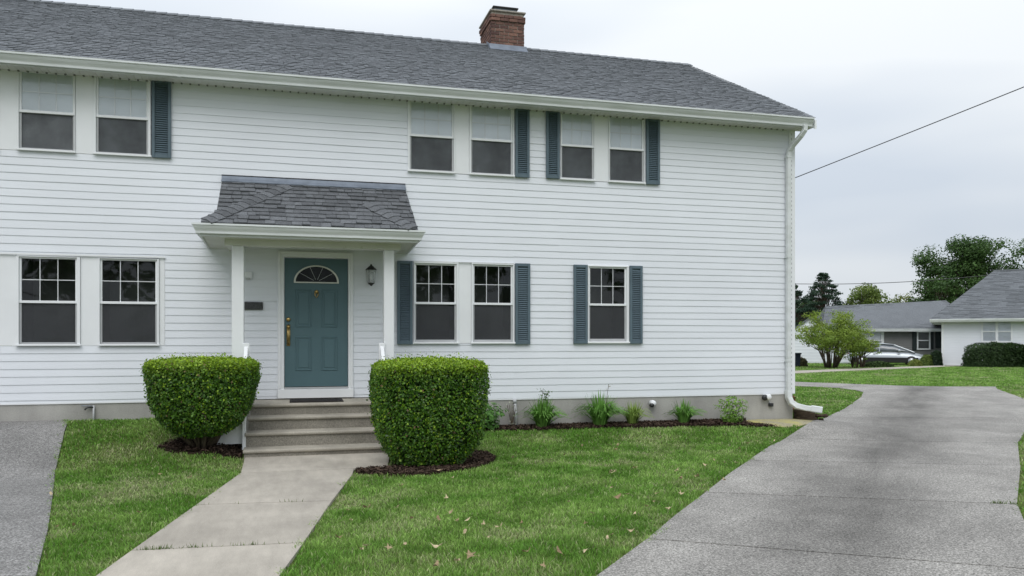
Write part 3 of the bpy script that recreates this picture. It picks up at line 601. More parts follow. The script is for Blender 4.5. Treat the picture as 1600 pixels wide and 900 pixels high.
def shingle_field(mb, n_rows, expo, x0, x1, fn, wmin=0.16, wmax=0.34, lift=0.011, th=0.007):
    """overlapping tabs; fn(x, s, n) -> xyz with s up the slope and n off it"""
    for r in range(n_rows):
        s0 = r*expo; x = x0-random.uniform(0, wmax)
        while x < x1:
            w = random.uniform(wmin, wmax); a, c = max(x+0.003, x0), min(x+w-0.003, x1); x += w
            if c-a < 0.02: continue
            t = th*random.choice((0.7, 1.0, 1.9)); j = random.gauss(0, 0.003); sA = s0+j; sB = s0+expo*1.12
            b0 = [fn(a, sA, lift), fn(c, sA, lift), fn(c, sA, lift+t), fn(a, sA, lift+t)]; b1 = [fn(a, sB, 0.003), fn(c, sB, 0.003), fn(c, sB, 0.003+t*0.4), fn(a, sB, 0.003+t*0.4)]
            i = len(mb.v); mb.v += b0+b1
            mb.f += [(i, i+1, i+2, i+3), (i+3, i+2, i+6, i+7), (i, i+3, i+7, i+4), (i+1, i+5, i+6, i+2)]
fnf = lambda x, s, n: (x, ROOF_A[0]+su[0]*s+sn[0]*n, ROOF_A[1]+su[1]*s+sn[1]*n)
b = MB(); shingle_field(b, int(sl_len/0.128)+1, 0.128, XL, 8.855, fnf, 0.07, 0.16, 0.010, 0.006)
o = b.build('roof_shingles', M['roof'], roof); o['kind'] = 'stuff'
b = MB(); x = XL
while x < 8.86:
    b.prism([(-0.15, -0.062), (0, 0.022), (0.15, -0.062), (0.15, -0.075), (0, 0.006), (-0.15, -0.075)], lambda p, t: (t, 4.27+p[0], 7.958+p[1]+0.012*(t-x)/0.21), x, min(x+0.208, 8.86)); x += 0.2
o = b.build('ridge_caps', M['roof'], roof); o['kind'] = 'stuff'
b = MB(); b.prism([(-0.46, 5.44), (4.27, 7.93), (9.0, 5.44), (9.0, 5.28), (4.27, 7.76), (-0.46, 5.28)], lambda p, t: (t, p[0], p[1]), 8.80, 8.835); b.build('rake_board', M['trim'], house)
# chimney
CX0, CX1, CY0, CY1, CZ0, CZ1 = 4.03, 4.76, 3.90, 4.92, 7.55, 8.56
ch = MB().box(CX0+0.012, CX1-0.012, CY0+0.012, CY1-0.012, CZ0, CZ1-0.005).build('chimney', M['mortar'], house)
bw, bh, mo = 0.185, 0.062, 0.011
def brick_mesh(l, d): return MB().box(-l/2, l/2, -d/2, d/2, -bh/2, bh/2).mesh('brick', M['brick'], bevel=0.004)
bm_f, bm_h, bm_s = brick_mesh(bw, 0.09), brick_mesh(bw*0.42, 0.09), brick_mesh(bw, 0.09)
rows = int((CZ1-CZ0)/(bh+mo)); org = ORG[ch.name]
for r in range(rows):
    z = CZ0+(r+0.5)*(bh+mo); cor = 0.028 if r >= rows-2 else 0.0
    for (L0, L1, face) in ((CX0, CX1, 'f'), (CY0, CY1, 'l'), (CY0, CY1, 'r')):
        x = L0+(0 if r % 2 else -0.5*(bw+mo)); first = True
        while x < L1-0.03:
            a, c = max(x, L0), min(x+bw, L1); x += bw+mo
            if c-a < 0.05: continue
            me = bm_f if c-a > bw*0.9 else bm_h; sx = (c-a)/(bw if me is bm_f else bw*0.42); m_ = (a+c)/2; pr = random.uniform(-0.003, 0.004)
            zz = z-org.z
            if face == 'f':
                if CZ0+z < 0: continue
                o = link('brick', me, ch, (m_-org.x, CY0+0.045-pr-cor-org.y, zz))
            elif face == 'l':
                o = link('brick', me, ch, (CX0+0.045-pr-cor-org.x, m_+0.004-org.y, zz), (0, 0, R(90)))
            else: o = link('brick', me, ch, (CX1-0.045+pr+cor-org.x, m_+0.004-org.y, zz), (0, 0, R(90)))
            o.scale = (sx, 1, 1)
MB().box(CX0-0.03, CX1+0.03, CY0-0.03, CY1+0.03, CZ1-0.004, CZ1+0.03).build('crown', M['mortar'], ch, bevel=0.008)
b = MB(); b.box(CX0+0.10, CX1-0.14, CY0+0.12, CY0+0.14, CZ1+0.03, CZ1+0.12); b.box(CX0+0.10, CX1-0.14, CY1-0.3, CY1-0.28, CZ1+0.03, CZ1+0.12); b.box(CX0+0.10, CX0+0.12, CY0+0.14, CY1-0.3, CZ1+0.03, CZ1+0.12); b.box(CX1-0.16, CX1-0.14, CY0+0.14, CY1-0.3, CZ1+0.03, CZ1+0.12)
b.build('flue', M['flash'], ch)
MB().box(CX0+0.06, CX1-0.10, CY0+0.08, CY1-0.24, CZ1+0.12, CZ1+0.155).build('chimney_cap', M['black'], ch, bevel=0.012)
zr = lambda y: 5.475+0.5244*(y+0.44)
b = MB(); b.prism([(CY0-0.12, zr(CY0-0.12)+0.022), (CY0-0.004, zr(CY0)+0.024), (CY0-0.004, zr(CY0)+0.11), (CY0-0.012, zr(CY0)+0.11), (CY0-0.03, zr(CY0)+0.05)], lambda p, t: (t, p[0], p[1]), CX0-0.04, CX1+0.05)
b.prism([(CY0, zr(CY0)), (CY0+0.37, zr(CY0+0.37)), (CY0+0.37, zr(CY0+0.37)+0.09), (CY0, zr(CY0)+0.10)], lambda p, t: (t, p[0], p[1]), CX0-0.012, CX0-0.004); b.build('flashing', M['flash'], house)
# downspout
def rect_sweep(mb, path, w, d):
    path = [Vector(p) for p in path]; i0 = len(mb.v)
    for k, p in enumerate(path):
        t = (path[min(k+1, len(path)-1)]-path[max(k-1, 0)]).normalized()
        a = Vector((0, 1, 0)).cross(t); a = a.normalized() if a.length > 0.2 else Vector((1, 0, 0)); bb = t.cross(a).normalized()
        c = 0.25
        for (s1, s2) in ((-1, -1+c), (-1+c, -1), (1-c, -1), (1, -1+c), (1, 1-c), (1-c, 1), (-1+c, 1), (-1, 1-c)): mb.v.append(tuple(p+a*w/2*s1+bb*d/2*s2))
    n = 8
    for k in range(len(path)-1):
        for j in range(n):
            a = i0+k*n+j; b_ = i0+k*n+(j+1) % n; mb.f.append((a, b_, b_+n, a+n))
    mb.f.append(tuple(i0+j for j in range(n))); e = i0+(len(path)-1)*n; mb.f.append(tuple(e+j for j in range(n)))
b = MB(); rect_sweep(b, [(8.63, -0.42, 5.345), (8.628, -0.415, 5.26), (8.60, -0.36, 5.18), (8.56, -0.18, 5.05), (8.535, -0.09, 4.96), (8.53, -0.075, 4.85), (8.53, -0.075, 0.60)], 0.075, 0.085)
rect_sweep(b, [(8.53, -0.076, 0.66), (8.532, -0.08, 0.56), (8.56, -0.11, 0.47), (8.64, -0.16, 0.41), (8.78, -0.23, 0.375), (8.96, -0.32, 0.355)], 0.098, 0.108)
ds = b.build('downspout', M['gutter'], house)
b = MB()
for z in (4.84, 3.05, 1.2, 0.66): b.box(8.482, 8.578, -0.122, -0.028, z, z+0.03)
b.build('pipe_strap', M['gutter'], ds)
b = MB(); rect_sweep(b, [(8.86, -0.27, 0.370), (9.02, -0.35, 0.345)], 0.118, 0.128); b.build('spout_end', M['gutter'], ds)

# ------------------------------------------------------------------ porch canopy
porch = root('porch_canopy', (0.3, -0.6, 0.70), 'small porch canopy with grey shingled roof on two white posts over the front door', 'porch')
def colm(x0, x1):
    b = MB().box(x0, x1, -0.845, -0.695, 0.70, 2.905); c = b.build('post', M['trim'], porch, bevel=0.008)
    MB().box(x0-0.018, x1+0.018, -0.863, -0.677, 0.688, 0.80).build('post_base', M['trim'], c, bevel=0.006)
colm(-0.837, -0.676); colm(1.269, 1.418)
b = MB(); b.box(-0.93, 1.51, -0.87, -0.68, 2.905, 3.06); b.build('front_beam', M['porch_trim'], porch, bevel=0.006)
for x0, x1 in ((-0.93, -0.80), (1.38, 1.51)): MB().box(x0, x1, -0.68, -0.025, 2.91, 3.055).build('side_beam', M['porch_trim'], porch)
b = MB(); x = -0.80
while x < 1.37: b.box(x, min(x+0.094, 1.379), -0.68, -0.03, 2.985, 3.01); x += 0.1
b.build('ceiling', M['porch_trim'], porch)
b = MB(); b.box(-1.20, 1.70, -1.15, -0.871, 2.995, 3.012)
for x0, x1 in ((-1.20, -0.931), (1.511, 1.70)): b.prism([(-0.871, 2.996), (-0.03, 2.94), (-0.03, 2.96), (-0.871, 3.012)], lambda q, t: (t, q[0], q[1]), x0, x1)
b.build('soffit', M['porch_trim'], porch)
b = MB(); b.box(-1.20, 1.70, -1.172, -1.15, 2.985, 3.155)
for x0, x1 in ((-1.222, -1.20), (1.70, 1.722)): b.prism([(-1.172, 2.984), (-0.03, 2.93), (-0.03, 3.155), (-1.172, 3.155)], lambda q, t: (t, q[0], q[1]), x0, x1)
b.build('fascia', M['gutter'], porch)
GP = [(p[0]*0.78, p[1]*0.95) for p in GUT]
b = MB()
i0 = len(b.v); n = len(GP)       # gutter wrapped round three sides with mitred corners
rings = []
for (fx, cxx, cyy) in ((None, 0, 0),): pass
def ring(kind):
    r = []
    for (d, z) in GP:
        d = -d
        if kind == 'lw': r.append((-1.222-d, -0.03, z+3.145))
        if kind == 'lf': r.append((-1.222-d, -1.172-d, z+3.145))
        if kind == 'rf': r.append((1.722+d, -1.172-d, z+3.145))
        if kind == 'rw': r.append((1.722+d, -0.03, z+3.145))
    return r
b = MB()
for k in ('lw', 'lf', 'rf', 'rw'): b.v += ring(k)
for k in range(3):
    for j in range(n): a = k*n+j; c = k*n+(j+1) % n; b.f.append((a, c, c+n, a+n))
b.f.append(tuple(range(n))); b.f.append(tuple(3*n+j for j in range(n))); b.build('gutter', M['gutter'], porch)
# roof: one front slope with a small returned corner on the left, boarded cheeks
PA, PB = (-1.235, 3.15), (-0.03, 3.955); pl = math.hypot(PB[0]-PA[0], PB[1]-PA[1]); pu = ((PB[0]-PA[0])/pl, (PB[1]-PA[1])/pl); pn = (-pu[1], pu[0])
fp = lambda x, s, nn: (x, PA[0]+pu[0]*s+pn[0]*nn, PA[1]+pu[1]*s+pn[1]*nn)
def pxl(s): # left edge of the slope
    t = s/pl; return -1.22+t*1.05 if t < 0.20 else -1.01+0.0*t
def pxl(s):
    t = s/pl
    return -1.20+(0.17*t/0.22) if t < 0.22 else -1.03
def pxr(s): return 1.715-0.03*s/pl
b = MB(); pts = [(-1.20, 0), (1.715, 0), (1.685, pl), (-1.03, pl), (-1.03, 0.22*pl)]
i = len(b.v); b.v += [fp(x, s, 0.0) for x, s in pts]+[fp(x, s, -0.03) for x, s in pts]; k = len(pts)
b.f += [tuple(range(k)), tuple(reversed(range(k, 2*k)))]+[(j, (j+1) % k, (j+1) % k+k, j+k) for j in range(k)]
pr = b.build('roof', M['roof_tab'], porch)
me_cache = {}
org = ORG[pr.name]
rows = 11; expo = pl/rows; ang = math.atan2(pu[1], pu[0])
for w in (0.11, 0.14, 0.18, 0.22):
    for th in (0.010, 0.020):
        q = MB(); L = expo*(1.12); v = [(-w/2, 0, 0.010), (w/2, 0, 0.010), (w/2, 0, 0.010+th), (-w/2, 0, 0.010+th), (-w/2, L, 0.001), (w/2, L, 0.001), (w/2, L, 0.001+th*0.5), (-w/2, L, 0.001+th*0.5)]
        q.v = v; q.f = [(0, 1, 2, 3), (3, 2, 6, 7), (0, 3, 7, 4), (1, 5, 6, 2)]; me_cache[(w, th)] = q.mesh('shingle', M['roof_tab'])
for r in range(rows):
    s0 = r*expo; x = pxl(s0)-random.uniform(0, 0.05); xe = pxr(s0)
    while x < xe-0.03:
        w = random.choice((0.11, 0.14, 0.18, 0.22)); th = random.choice((0.010, 0.010, 0.020)); a, c = max(x, pxl(s0)), min(x+w, xe); x += w
        if c-a < 0.04: continue
        p = fp((a+c)/2, s0+random.gauss(0, 0.006), 0)
        o = link('shingle', me_cache[(w, th)], pr, (p[0]-org.x, p[1]-org.y, p[2]-org.z), (ang+random.gauss(0, 0.012), 0, random.gauss(0, 0.016))); o.scale.x = (c-a-0.007)/w
# cap shingles along the left hip line and the right edge
qm = MB(); qm.prism([(-0.10, -0.002), (0, 0.016), (0.10, -0.002), (0.08, -0.03), (-0.08, -0.03)], lambda p, t: (p[0]*(1+t*0.6), t, p[1]+(0.012 if t < 0.05 else 0.0)), 0, 0.15); capm = qm.mesh('hip_cap', M['roof_tab'])
def caps(x0, s0, x1, s1, n):
    A = Vector(fp(x0, s0, 0.022)); B = Vector(fp(x1, s1, 0.020)); d = (B-A)
    for k in range(n):
        p = A+d*(k/n); z = Vector((0, pn[0], pn[1])); y = d.normalized(); x = y.cross(z).normalized(); z = x.cross(y)
        mt = Matrix((x, y, z)).transposed(); o = link('hip_cap', capm, pr, (p.x-org.x, p.y-org.y, p.z-org.z), (mt @ Matrix.Rotation(random.gauss(0, 0.02), 3, 'Z')).to_euler())
caps(-1.13, 0.02, -0.10, pl*0.90, 13); caps(1.64, 0.02, 1.05, pl*0.55, 7)
b = MB(); b.prism([fp(0, 0.22*pl, -0.03)[1:], fp(0, pl, -0.03)[1:], (-0.03, fp(0, 0.22*pl, -0.03)[2])], lambda p, t: (t, p[0], p[1]), -1.02, -0.99); b.build('cheek_board', M['trim'], porch)
b = MB(); b.prism([fp(0, 0.05, -0.03)[1:], fp(0, pl, -0.03)[1:], (-0.03, fp(0, 0.05, -0.03)[2])], lambda p, t: (t, p[0], p[1]), 1.64, 1.675); b.build('cheek_board', M['trim'], porch)
b = MB(); b.prism([(-0.024, 3.96), (-0.125, 3.920), (-0.128, 3.932), (-0.055, 3.982), (-0.036, 4.03), (-0.024, 4.03)], lambda p, t: (t, p[0], p[1]), -1.035, 1.69); b.build('flashing', M['flash'], porch)
MB().box(-1.036, 1.691, -0.042, -0.024, 4.030, 4.042).build('drip_edge', M['black'], porch)

# ------------------------------------------------------------------ steps
steps = root('porch_steps', (0.3, -0.8, 0), 'weathered grey concrete front steps of four risers up to the teal door', 'steps')
ST = [(-0.60, 1.12, -0.85, 0.688, -0.02), (-0.615, 1.155, -1.10, 0.530, -0.80), (-0.632, 1.20, -1.38, 0.348, -1.05), (-0.642, 1.247, -1.66, 0.155, -1.33)]
for k, (x0, x1, yf, z, yb) in enumerate(ST):
    zb = ST[k+1][3] if k < 3 else -0.1
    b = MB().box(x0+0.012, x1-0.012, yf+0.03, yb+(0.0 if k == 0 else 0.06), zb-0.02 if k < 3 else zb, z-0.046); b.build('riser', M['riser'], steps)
    b = MB(); nx = 14
    prof = [(yb-0.002, z-0.05), (yf+0.012, z-0.05), (yf, z-0.038), (yf-0.002, z-0.018), (yf+0.010, z-0.003), (yf+0.03, z), (yb-0.002, z)]
    b.prism(prof, lambda p, t: (t, p[0], p[1]), x0, x1); b.build('tread', M['tread'], steps, bevel=0.004)
mt = root('doormat', (0.32, -0.42, 0.69), 'dark rubber doormat on the concrete landing', 'doormat')
b = MB(); b.box(-0.06, 0.70, -0.73, -0.22, 0.692, 0.704); b.build('mat_base', M['mat'], mt, bevel=0.004)
b = MB()
for k in range(18): b.box(-0.03+k*0.0395, -0.008+k*0.0395, -0.71, -0.24, 0.704, 0.709)
o = b.build('ribs', M['mat'], mt); o['kind'] = 'stuff'

def rail(x, side, label):
    t = root('handrail', (x, -1.1, 0.1), label, 'handrail', 'handrails beside the front steps')
    yA, zA, yB, zB = -0.83, 1.54, -1.33, 1.02
    MB().box(x-0.024, x+0.024, yB-0.024, yB+0.024, 0.10, zB+0.02).build('post', M['trim'], t, bevel=0.005)
    b = MB().prism([(yA, zA-0.05), (yB-0.05, zB-0.05), (yB-0.05, zB), (yA, zA)], lambda q, tt: (tt, q[0], q[1]), x-0.026, x+0.026); b.build('top_rail', M['trim'], t, bevel=0.004)
    b = MB().prism([(yA, 0.74), (yB+0.024, 0.42), (yB+0.024, 0.48), (yA, 0.80)], lambda q, tt: (tt, q[0], q[1]), x-0.02, x+0.02); b.build('bottom_rail', M['trim'], t)
    for k in range(4):
        f = (k+0.5)/4.4; y = yA+(yB-yA)*f; MB().box(x-0.011, x+0.011, y-0.011, y+0.011, 0.78-0.32*f, zA-0.045+(zB-zA)*f).build('baluster', M['trim'], t)
    xa, xb = (x-0.36, x-0.025) if side > 0 else (x+0.025, x+0.30)
    MB().box(xa, xb, -1.27, -1.25, gz((xa+xb)/2, -1.26)+0.07, 0.52).build('skirt_board', M['trim'], t)
    MB().box(x-0.045, x+0.045, -0.875, -0.845, 1.20, 1.545).build('rail_bracket', M['trim'], t, bevel=0.004)
rail(-0.645, 1, 'white handrail on the left side of the steps, behind the left boxwood')
rail(1.238, -1, 'white handrail on the right side of the steps, behind the right boxwood')

# ------------------------------------------------------------------ small things on the wall
ln = root('wall_lantern', (1.147, -0.03, 2.56), 'black coach lantern with clear glass beside the front door', 'lantern')
c = (1.147, -0.15, 2.58)
b = MB().box(1.115, 1.18, -0.04, -0.022, 2.45, 2.68); b.build('backplate', M['black'], ln, bevel=0.005)
b = MB().tube([(1.147, -0.04, 2.62), (1.147, -0.10, 2.70), (1.147, -0.15, 2.735)], 0.010, 6); b.build('arm', M['black'], ln)
b = MB().lathe(c, [(0.088, 0.085), (0.080, 0.10), (0.05, 0.125), (0.038, 0.14), (0.018, 0.152), (0.012, 0.17), (0.002, 0.178)], 12); b.build('lantern_cap', M['black'], ln, True)
b = MB().lathe(c, [(0.050, -0.115), (0.062, -0.05), (0.076, 0.03), (0.078, 0.084)], 16); b.f = b.f[:-2]; b.build('glass', M['lampglass'], ln, True)
b = MB()
for k in range(6):
    t = k*math.pi/3; b.tube([(c[0]+0.050*math.cos(t), c[1]+0.050*math.sin(t), c[2]-0.115), (c[0]+0.079*math.cos(t), c[1]+0.079*math.sin(t), c[2]+0.085)], 0.0022, 4)
b.build('cage', M['black'], ln)
b = MB().lathe(c, [(0.052, -0.115), (0.050, -0.125), (0.03, -0.135), (0.02, -0.15), (0.006, -0.16)], 12); b.build('base', M['black'], ln, True)
b = MB().lathe(c, [(0.02, -0.11), (0.02, -0.05), (0.024, -0.01), (0.012, 0.03)], 10); b.build('bulb', M['blind'], ln, True)
p = root('address_plaque', (-0.585, -0.03, 2.10), 'small dark stone plaque on the siding left of the door', 'plaque')
MB().box(-0.74, -0.449, -0.045, -0.02, 2.042, 2.157).build('plate', M['plaque'], p, bevel=0.006)
b = MB(); b.box(-0.728, -0.461, -0.049, -0.045, 2.052, 2.058); b.box(-0.728, -0.461, -0.049, -0.045, 2.141, 2.147); b.box(-0.467, -0.461, -0.049, -0.045, 2.058, 2.141); b.build('border', M['plaque'], p)
p = root('alarm_box', (-0.66, -0.03, 2.52), 'small white box on the siding above the plaque', 'alarm box')
MB().box(-0.72, -0.606, -0.06, -0.02, 2.51, 2.61).build('housing', M['trim'], p, bevel=0.008); MB().box(-0.69, -0.63, -0.056, -0.03, 2.488, 2.509).build('sensor', M['sframe'], p)
p = root('outdoor_tap', (-2.78, -0.03, 0.5), 'metal pipe and black outdoor tap on the foundation at the lawn corner', 'tap')
b = MB().tube([(-2.76, -0.03, 0.36), (-2.76, -0.03, 0.655)], 0.014, 8); b.build('pipe', M['sframe'], p, True)
b = MB().tube([(-2.76, -0.032, 0.628), (-2.83, -0.045, 0.630), (-2.86, -0.06, 0.612), (-2.865, -0.06, 0.595)], 0.012, 8); b.build('spout', M['black'], p, True)
b = MB().tube([(-2.92, -0.03, 0.652), (-2.76, -0.03, 0.648)], 0.006, 6); b.build('lever', M['flash'], p, True)
p = root('vent_pipe', (3.49, -0.03, 0.2), 'grey plastic pipe standing against the foundation behind the left plants', 'pipe')
b = MB().tube([(3.50, -0.05, 0.13), (3.47, -0.035, 0.60)], 0.024, 10); b.build('pipe', M['sframe'], p, True); b = MB().tube([(3.472, -0.037, 0.56), (3.468, -0.034, 0.62)], 0.031, 10); b.build('coupling', M['sframe'], p, True)
p = root('foundation_vent', (5.88, -0.03, 0.5), 'small white hooded vent with black mouth in the middle of the foundation', 'vent')
b = MB().lathe((5.90, 0.0, 0.51), [(0.052, 0), (0.052, -0.07), (0.046, -0.11), (0.02, -0.125)], 14, 'y'); b.build('hood', M['trim'], p, True)
b = MB().lathe((5.868, -0.075, 0.478), [(0.036, 0), (0.038, -0.04), (0.03, -0.055)], 12, 'y'); b.build('mouth', M['black'], p, True)
p = root('floodlight', (8.10, -0.03, 0.58), 'white topped black floodlight high on the foundation near the downspout', 'floodlight')
b = MB().lathe((8.12, 0.0, 0.575), [(0.03, 0), (0.05, -0.05), (0.055, -0.10), (0.035, -0.12)], 14, 'y'); b.build('cap', M['trim'], p, True)
b = MB().lathe((8.055, -0.05, 0.565), [(0.05, 0), (0.055, -0.03), (0.045, -0.06)], 12, 'y'); b.build('lens', M['black'], p, True)
p = root('foundation_outlet', (8.21, -0.03, 0.44), 'small black outlet cover low on the foundation below the floodlight', 'outlet')
b = MB().box(8.17, 8.25, -0.05, 0.0, 0.40, 0.46); b.build('cover', M['black'], p, bevel=0.006); b = MB().box(8.185, 8.235, -0.062, -0.05, 0.40, 0.425); b.build('flap', M['black'], p)
b = MB().tube([(8.15, -0.02, 0.54), (8.18, -0.02, 0.49), (8.20, -0.02, 0.46)], 0.008, 6); b.build('cable', M['sframe'], p)

# ------------------------------------------------------------------ foliage helpers
def leaf_quads(c, nrm, size, asp, jitter, r=rng):
    """folded-free leaves: one quad each around centre c facing about nrm"""
    n = len(c); d = nrm+r.normal(0, jitter, (n, 3)); d /= np.linalg.norm(d, axis=1, keepdims=True)+1e-9
    a = np.cross(d, r.normal(0, 1, (n, 3))); a /= np.linalg.norm(a, axis=1, keepdims=True)+1e-9; b = np.cross(d, a)
    s = (size*r.uniform(0.65, 1.3, n))[:, None]
    co = np.stack([c-a*s*0.5, c+b*s*0.5*asp-a*s*0.05+d*s*0.08, c+a*s*0.5, c-b*s*0.5*asp-a*s*0.05+d*s*0.08], 1).reshape(-1, 3)
    return co
def leafmesh(name, c, nrm, size, asp, jitter, col, mat, parent, r=rng):
    co = leaf_quads(c, nrm, size, asp, jitter, r); n = len(c)
    org = ORG.get(parent.name); co = co-np.array(org)[None]
    return link(name, np_mesh(name, co, np.arange(n*4).reshape(n, 4), mat, np.repeat(col, 4, 0)), parent)
def boxwood(cx, cy, z0, prof, n, label, stems, squash=1.0, power=3.2, seed=1):
    """prof: (height, rx, ry) rows of a clipped bush"""
    r = np.random.default_rng(seed); t = root('boxwood_bush', (cx, cy, z0), label, 'bush', 'clipped boxwood bushes flanking the steps')
    P = np.array(prof); H = P[:, 0]; top = H[-1]
    u = r.random(n)
    # sides and top surface, radius by superellipse
    th = r.uniform(0, 2*math.pi, n); isT = r.random(n) < 0.22
    hh = np.where(isT, top, H[0]+(top-H[0])*r.random(n)**0.85); rx = np.interp(hh, H, P[:, 1]); ry = np.interp(hh, H, P[:, 2])
    se = (np.abs(np.cos(th))**power+np.abs(np.sin(th))**power)**(-1/power); rad = np.where(isT, np.sqrt(r.random(n)), 1.0)
    lump = np.array([mnoise.noise(Vector((math.cos(a)*2.2+seed, math.sin(a)*2.2, h_*2.6))) for a, h_ in zip(th, hh)])*0.060
    lf = np.array([mnoise.noise(Vector((math.cos(a)*9+seed*3, math.sin(a)*9, h_*11))) for a, h_ in zip(th, hh)])
    dep = np.abs(r.normal(0, 0.045, n))+(r.random(n) < 0.25)*r.uniform(0, 0.12, n)
    spr = (r.random(n) < 0.08)*r.random(n)**2*0.085
    # droop of the top edge
    edge = np.where(isT, -0.10*rad**4+0.03*lf, 0)
    k = np.where(isT, rad, 1.0)
    R1 = se*k*(1+lump)+np.where(isT, 0, -dep+spr+0.050*lf)
    X = cx+np.cos(th)*R1*rx; Y = cy+np.sin(th)*R1*ry*squash
    rnd = np.where(isT, 0, -0.10*np.clip((hh-top+0.12)/0.12, 0, 1)**2*0+0)
    Z = z0+hh+edge+np.where(isT, -dep+spr, r.normal(0, 0.01, n)+lump*0.3)
    cut = (~isT) & (hh > top-0.09); Z = np.where(cut, Z-0.03, Z)
    sh = np.where(cut, 1-0.10*((hh-(top-0.09))/0.09)**2, 1.0); X = cx+(X-cx)*sh; Y = cy+(Y-cy)*sh
    nx = np.where(isT, 0.2*np.cos(th), np.cos(th)); ny = np.where(isT, 0.2*np.sin(th), np.sin(th)); nzv = np.where(isT, 1.0, 0.35)
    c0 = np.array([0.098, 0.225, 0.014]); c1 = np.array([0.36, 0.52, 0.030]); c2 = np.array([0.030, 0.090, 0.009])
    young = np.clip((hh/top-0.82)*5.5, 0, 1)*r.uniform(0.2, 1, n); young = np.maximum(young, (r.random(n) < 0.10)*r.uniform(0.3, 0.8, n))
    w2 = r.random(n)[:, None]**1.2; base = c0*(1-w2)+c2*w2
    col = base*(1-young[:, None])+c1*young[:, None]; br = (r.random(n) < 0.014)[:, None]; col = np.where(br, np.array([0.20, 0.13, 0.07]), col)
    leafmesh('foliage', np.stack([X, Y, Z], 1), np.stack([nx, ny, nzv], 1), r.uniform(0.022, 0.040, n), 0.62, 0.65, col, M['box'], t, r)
    # inner twig and leaf mass so the bush is not hollow
    m2 = n//4; th = r.uniform(0, 6.283, m2); hh = H[0]+(top-H[0]-0.1)*r.random(m2); rx = np.interp(hh, H, P[:, 1]); ry = np.interp(hh, H, P[:, 2]); k = r.uniform(0.6, 0.88, m2)
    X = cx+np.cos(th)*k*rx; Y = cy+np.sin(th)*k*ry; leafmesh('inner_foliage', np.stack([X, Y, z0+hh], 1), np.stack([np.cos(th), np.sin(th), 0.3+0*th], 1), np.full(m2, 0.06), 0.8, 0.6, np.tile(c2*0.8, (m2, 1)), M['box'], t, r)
    for k in range(stems):
        a = r.uniform(0, 6.283); R0 = r.uniform(0.02, 0.13); R1 = r.uniform(0.3, 0.62); h1 = H[0]+r.uniform(0.25, 0.5)
        q = [(cx+math.cos(a)*R0, cy+math.sin(a)*R0, z0-0.02)]
        for f in (0.4, 0.75, 1.0): q.append((cx+math.cos(a)*(R0+(R1-R0)*f)+r.normal(0, 0.012), cy+math.sin(a)*(R0+(R1-R0)*f)*0.85+r.normal(0, 0.012), z0+h1*f))
        MB().tube(q, [0.017, 0.014, 0.011, 0.007], 6).build('stem', M['bark'], t, True)
    return t
zl = gz(-1.16, -1.5)
boxwood(-1.155, -1.42, zl-0.02, [(0.20, 0.25, 0.24), (0.26, 0.36, 0.35), (0.34, 0.47, 0.45), (0.49, 0.575, 0.53), (0.66, 0.645, 0.58), (0.92, 0.685, 0.61), (1.1, 0.695, 0.61), (1.22, 0.69, 0.60)], 34000, 'left boxwood bush, clipped to a bucket shape tapering down to bare stems', 34, seed=3, power=2.8)
boxwood(1.655, -2.50, gz(1.6, -2.5)+0.0, [(0.05, 0.42, 0.40), (0.2, 0.55, 0.52), (0.36, 0.64, 0.59), (0.6, 0.695, 0.63), (1.0, 0.715, 0.65), (1.2, 0.715, 0.65), (1.36, 0.705, 0.64)], 42000, 'right boxwood bush, fuller and clipped nearly square down to the mulch', 16, seed=5, power=3.6)

def strap_plant(x, y, n, hgt, spread, width, col, label, seed, stalks=0, bushy=0):
    r = np.random.default_rng(seed); z0 = gz(x, y)+0.03; t = root('garden_plant', (x, y, z0), label, 'plant', 'garden plants in the bed along the foundation')
    V = []; F = []; C = []
    for k in range(n):
        a = r.uniform(0, 6.283); L = hgt*r.uniform(0.65, 1.15); sp = spread*r.uniform(0.05, 1.0); L = L*(1.06-0.42*sp/spread); w = width*r.uniform(0.7, 1.2); cc = np.array(col)*r.uniform(0.65, 1.35)
        rt = r.uniform(0.0, 0.20)*spread; i = len(V); wx, wy = -math.sin(a)*w/2, math.cos(a)*w/2; m_ = 5
        for j in range(m_):
            f = j/(m_-1); rr = rt+sp*f**1.3; zz = L*(math.sin(f*2.25)*0.85 if sp > spread*0.5 else f); zz = min(zz, L)
            ww = (1-f**2.2)*1.0+0.05
            V += [(x+math.cos(a)*rr-wx*ww, y+math.sin(a)*rr*0.7-wy*ww, z0-0.01+zz), (x+math.cos(a)*rr+wx*ww, y+math.sin(a)*rr*0.7+wy*ww, z0-0.01+zz+0.004)]; C += [cc, cc]
        for j in range(m_-1): F.append((i+2*j, i+2*j+1, i+2*j+3, i+2*j+2))
    co = np.array(V)-np.array(ORG[t.name])[None]; link('leaves', np_mesh('leaves', co, np.array(F), M['leaf'], np.array(C)), t)
    for k in range(stalks):
        px = x+r.uniform(-0.05, 0.12); h1 = hgt*r.uniform(1.25, 1.6); path = [(px, y, z0), (px+0.02, y, z0+h1*0.5), (px+0.06, y-0.02, z0+h1)]
        s = MB().tube(path, 0.004, 4).build('stalk', M['bark'], t)
        m_ = 46 if bushy else 16; f = r.uniform(0.45 if bushy else 0.8, 1.0, m_); cpt = np.stack([px+0.06*f+r.normal(0, 0.035, m_), y+r.normal(0, 0.03, m_), z0+h1*f+r.normal(0, 0.02, m_)], 1)
        cl = np.tile(np.array([0.07, 0.15, 0.03]) if bushy else np.array([0.30, 0.27, 0.18]), (m_, 1)); leafmesh('stalk_leaves', cpt, np.tile([0, -0.3, 1.0], (m_, 1)), np.full(m_, 0.045 if bushy else 0.02), 0.6, 0.8, cl, M['leaf'], t, r)
    return t
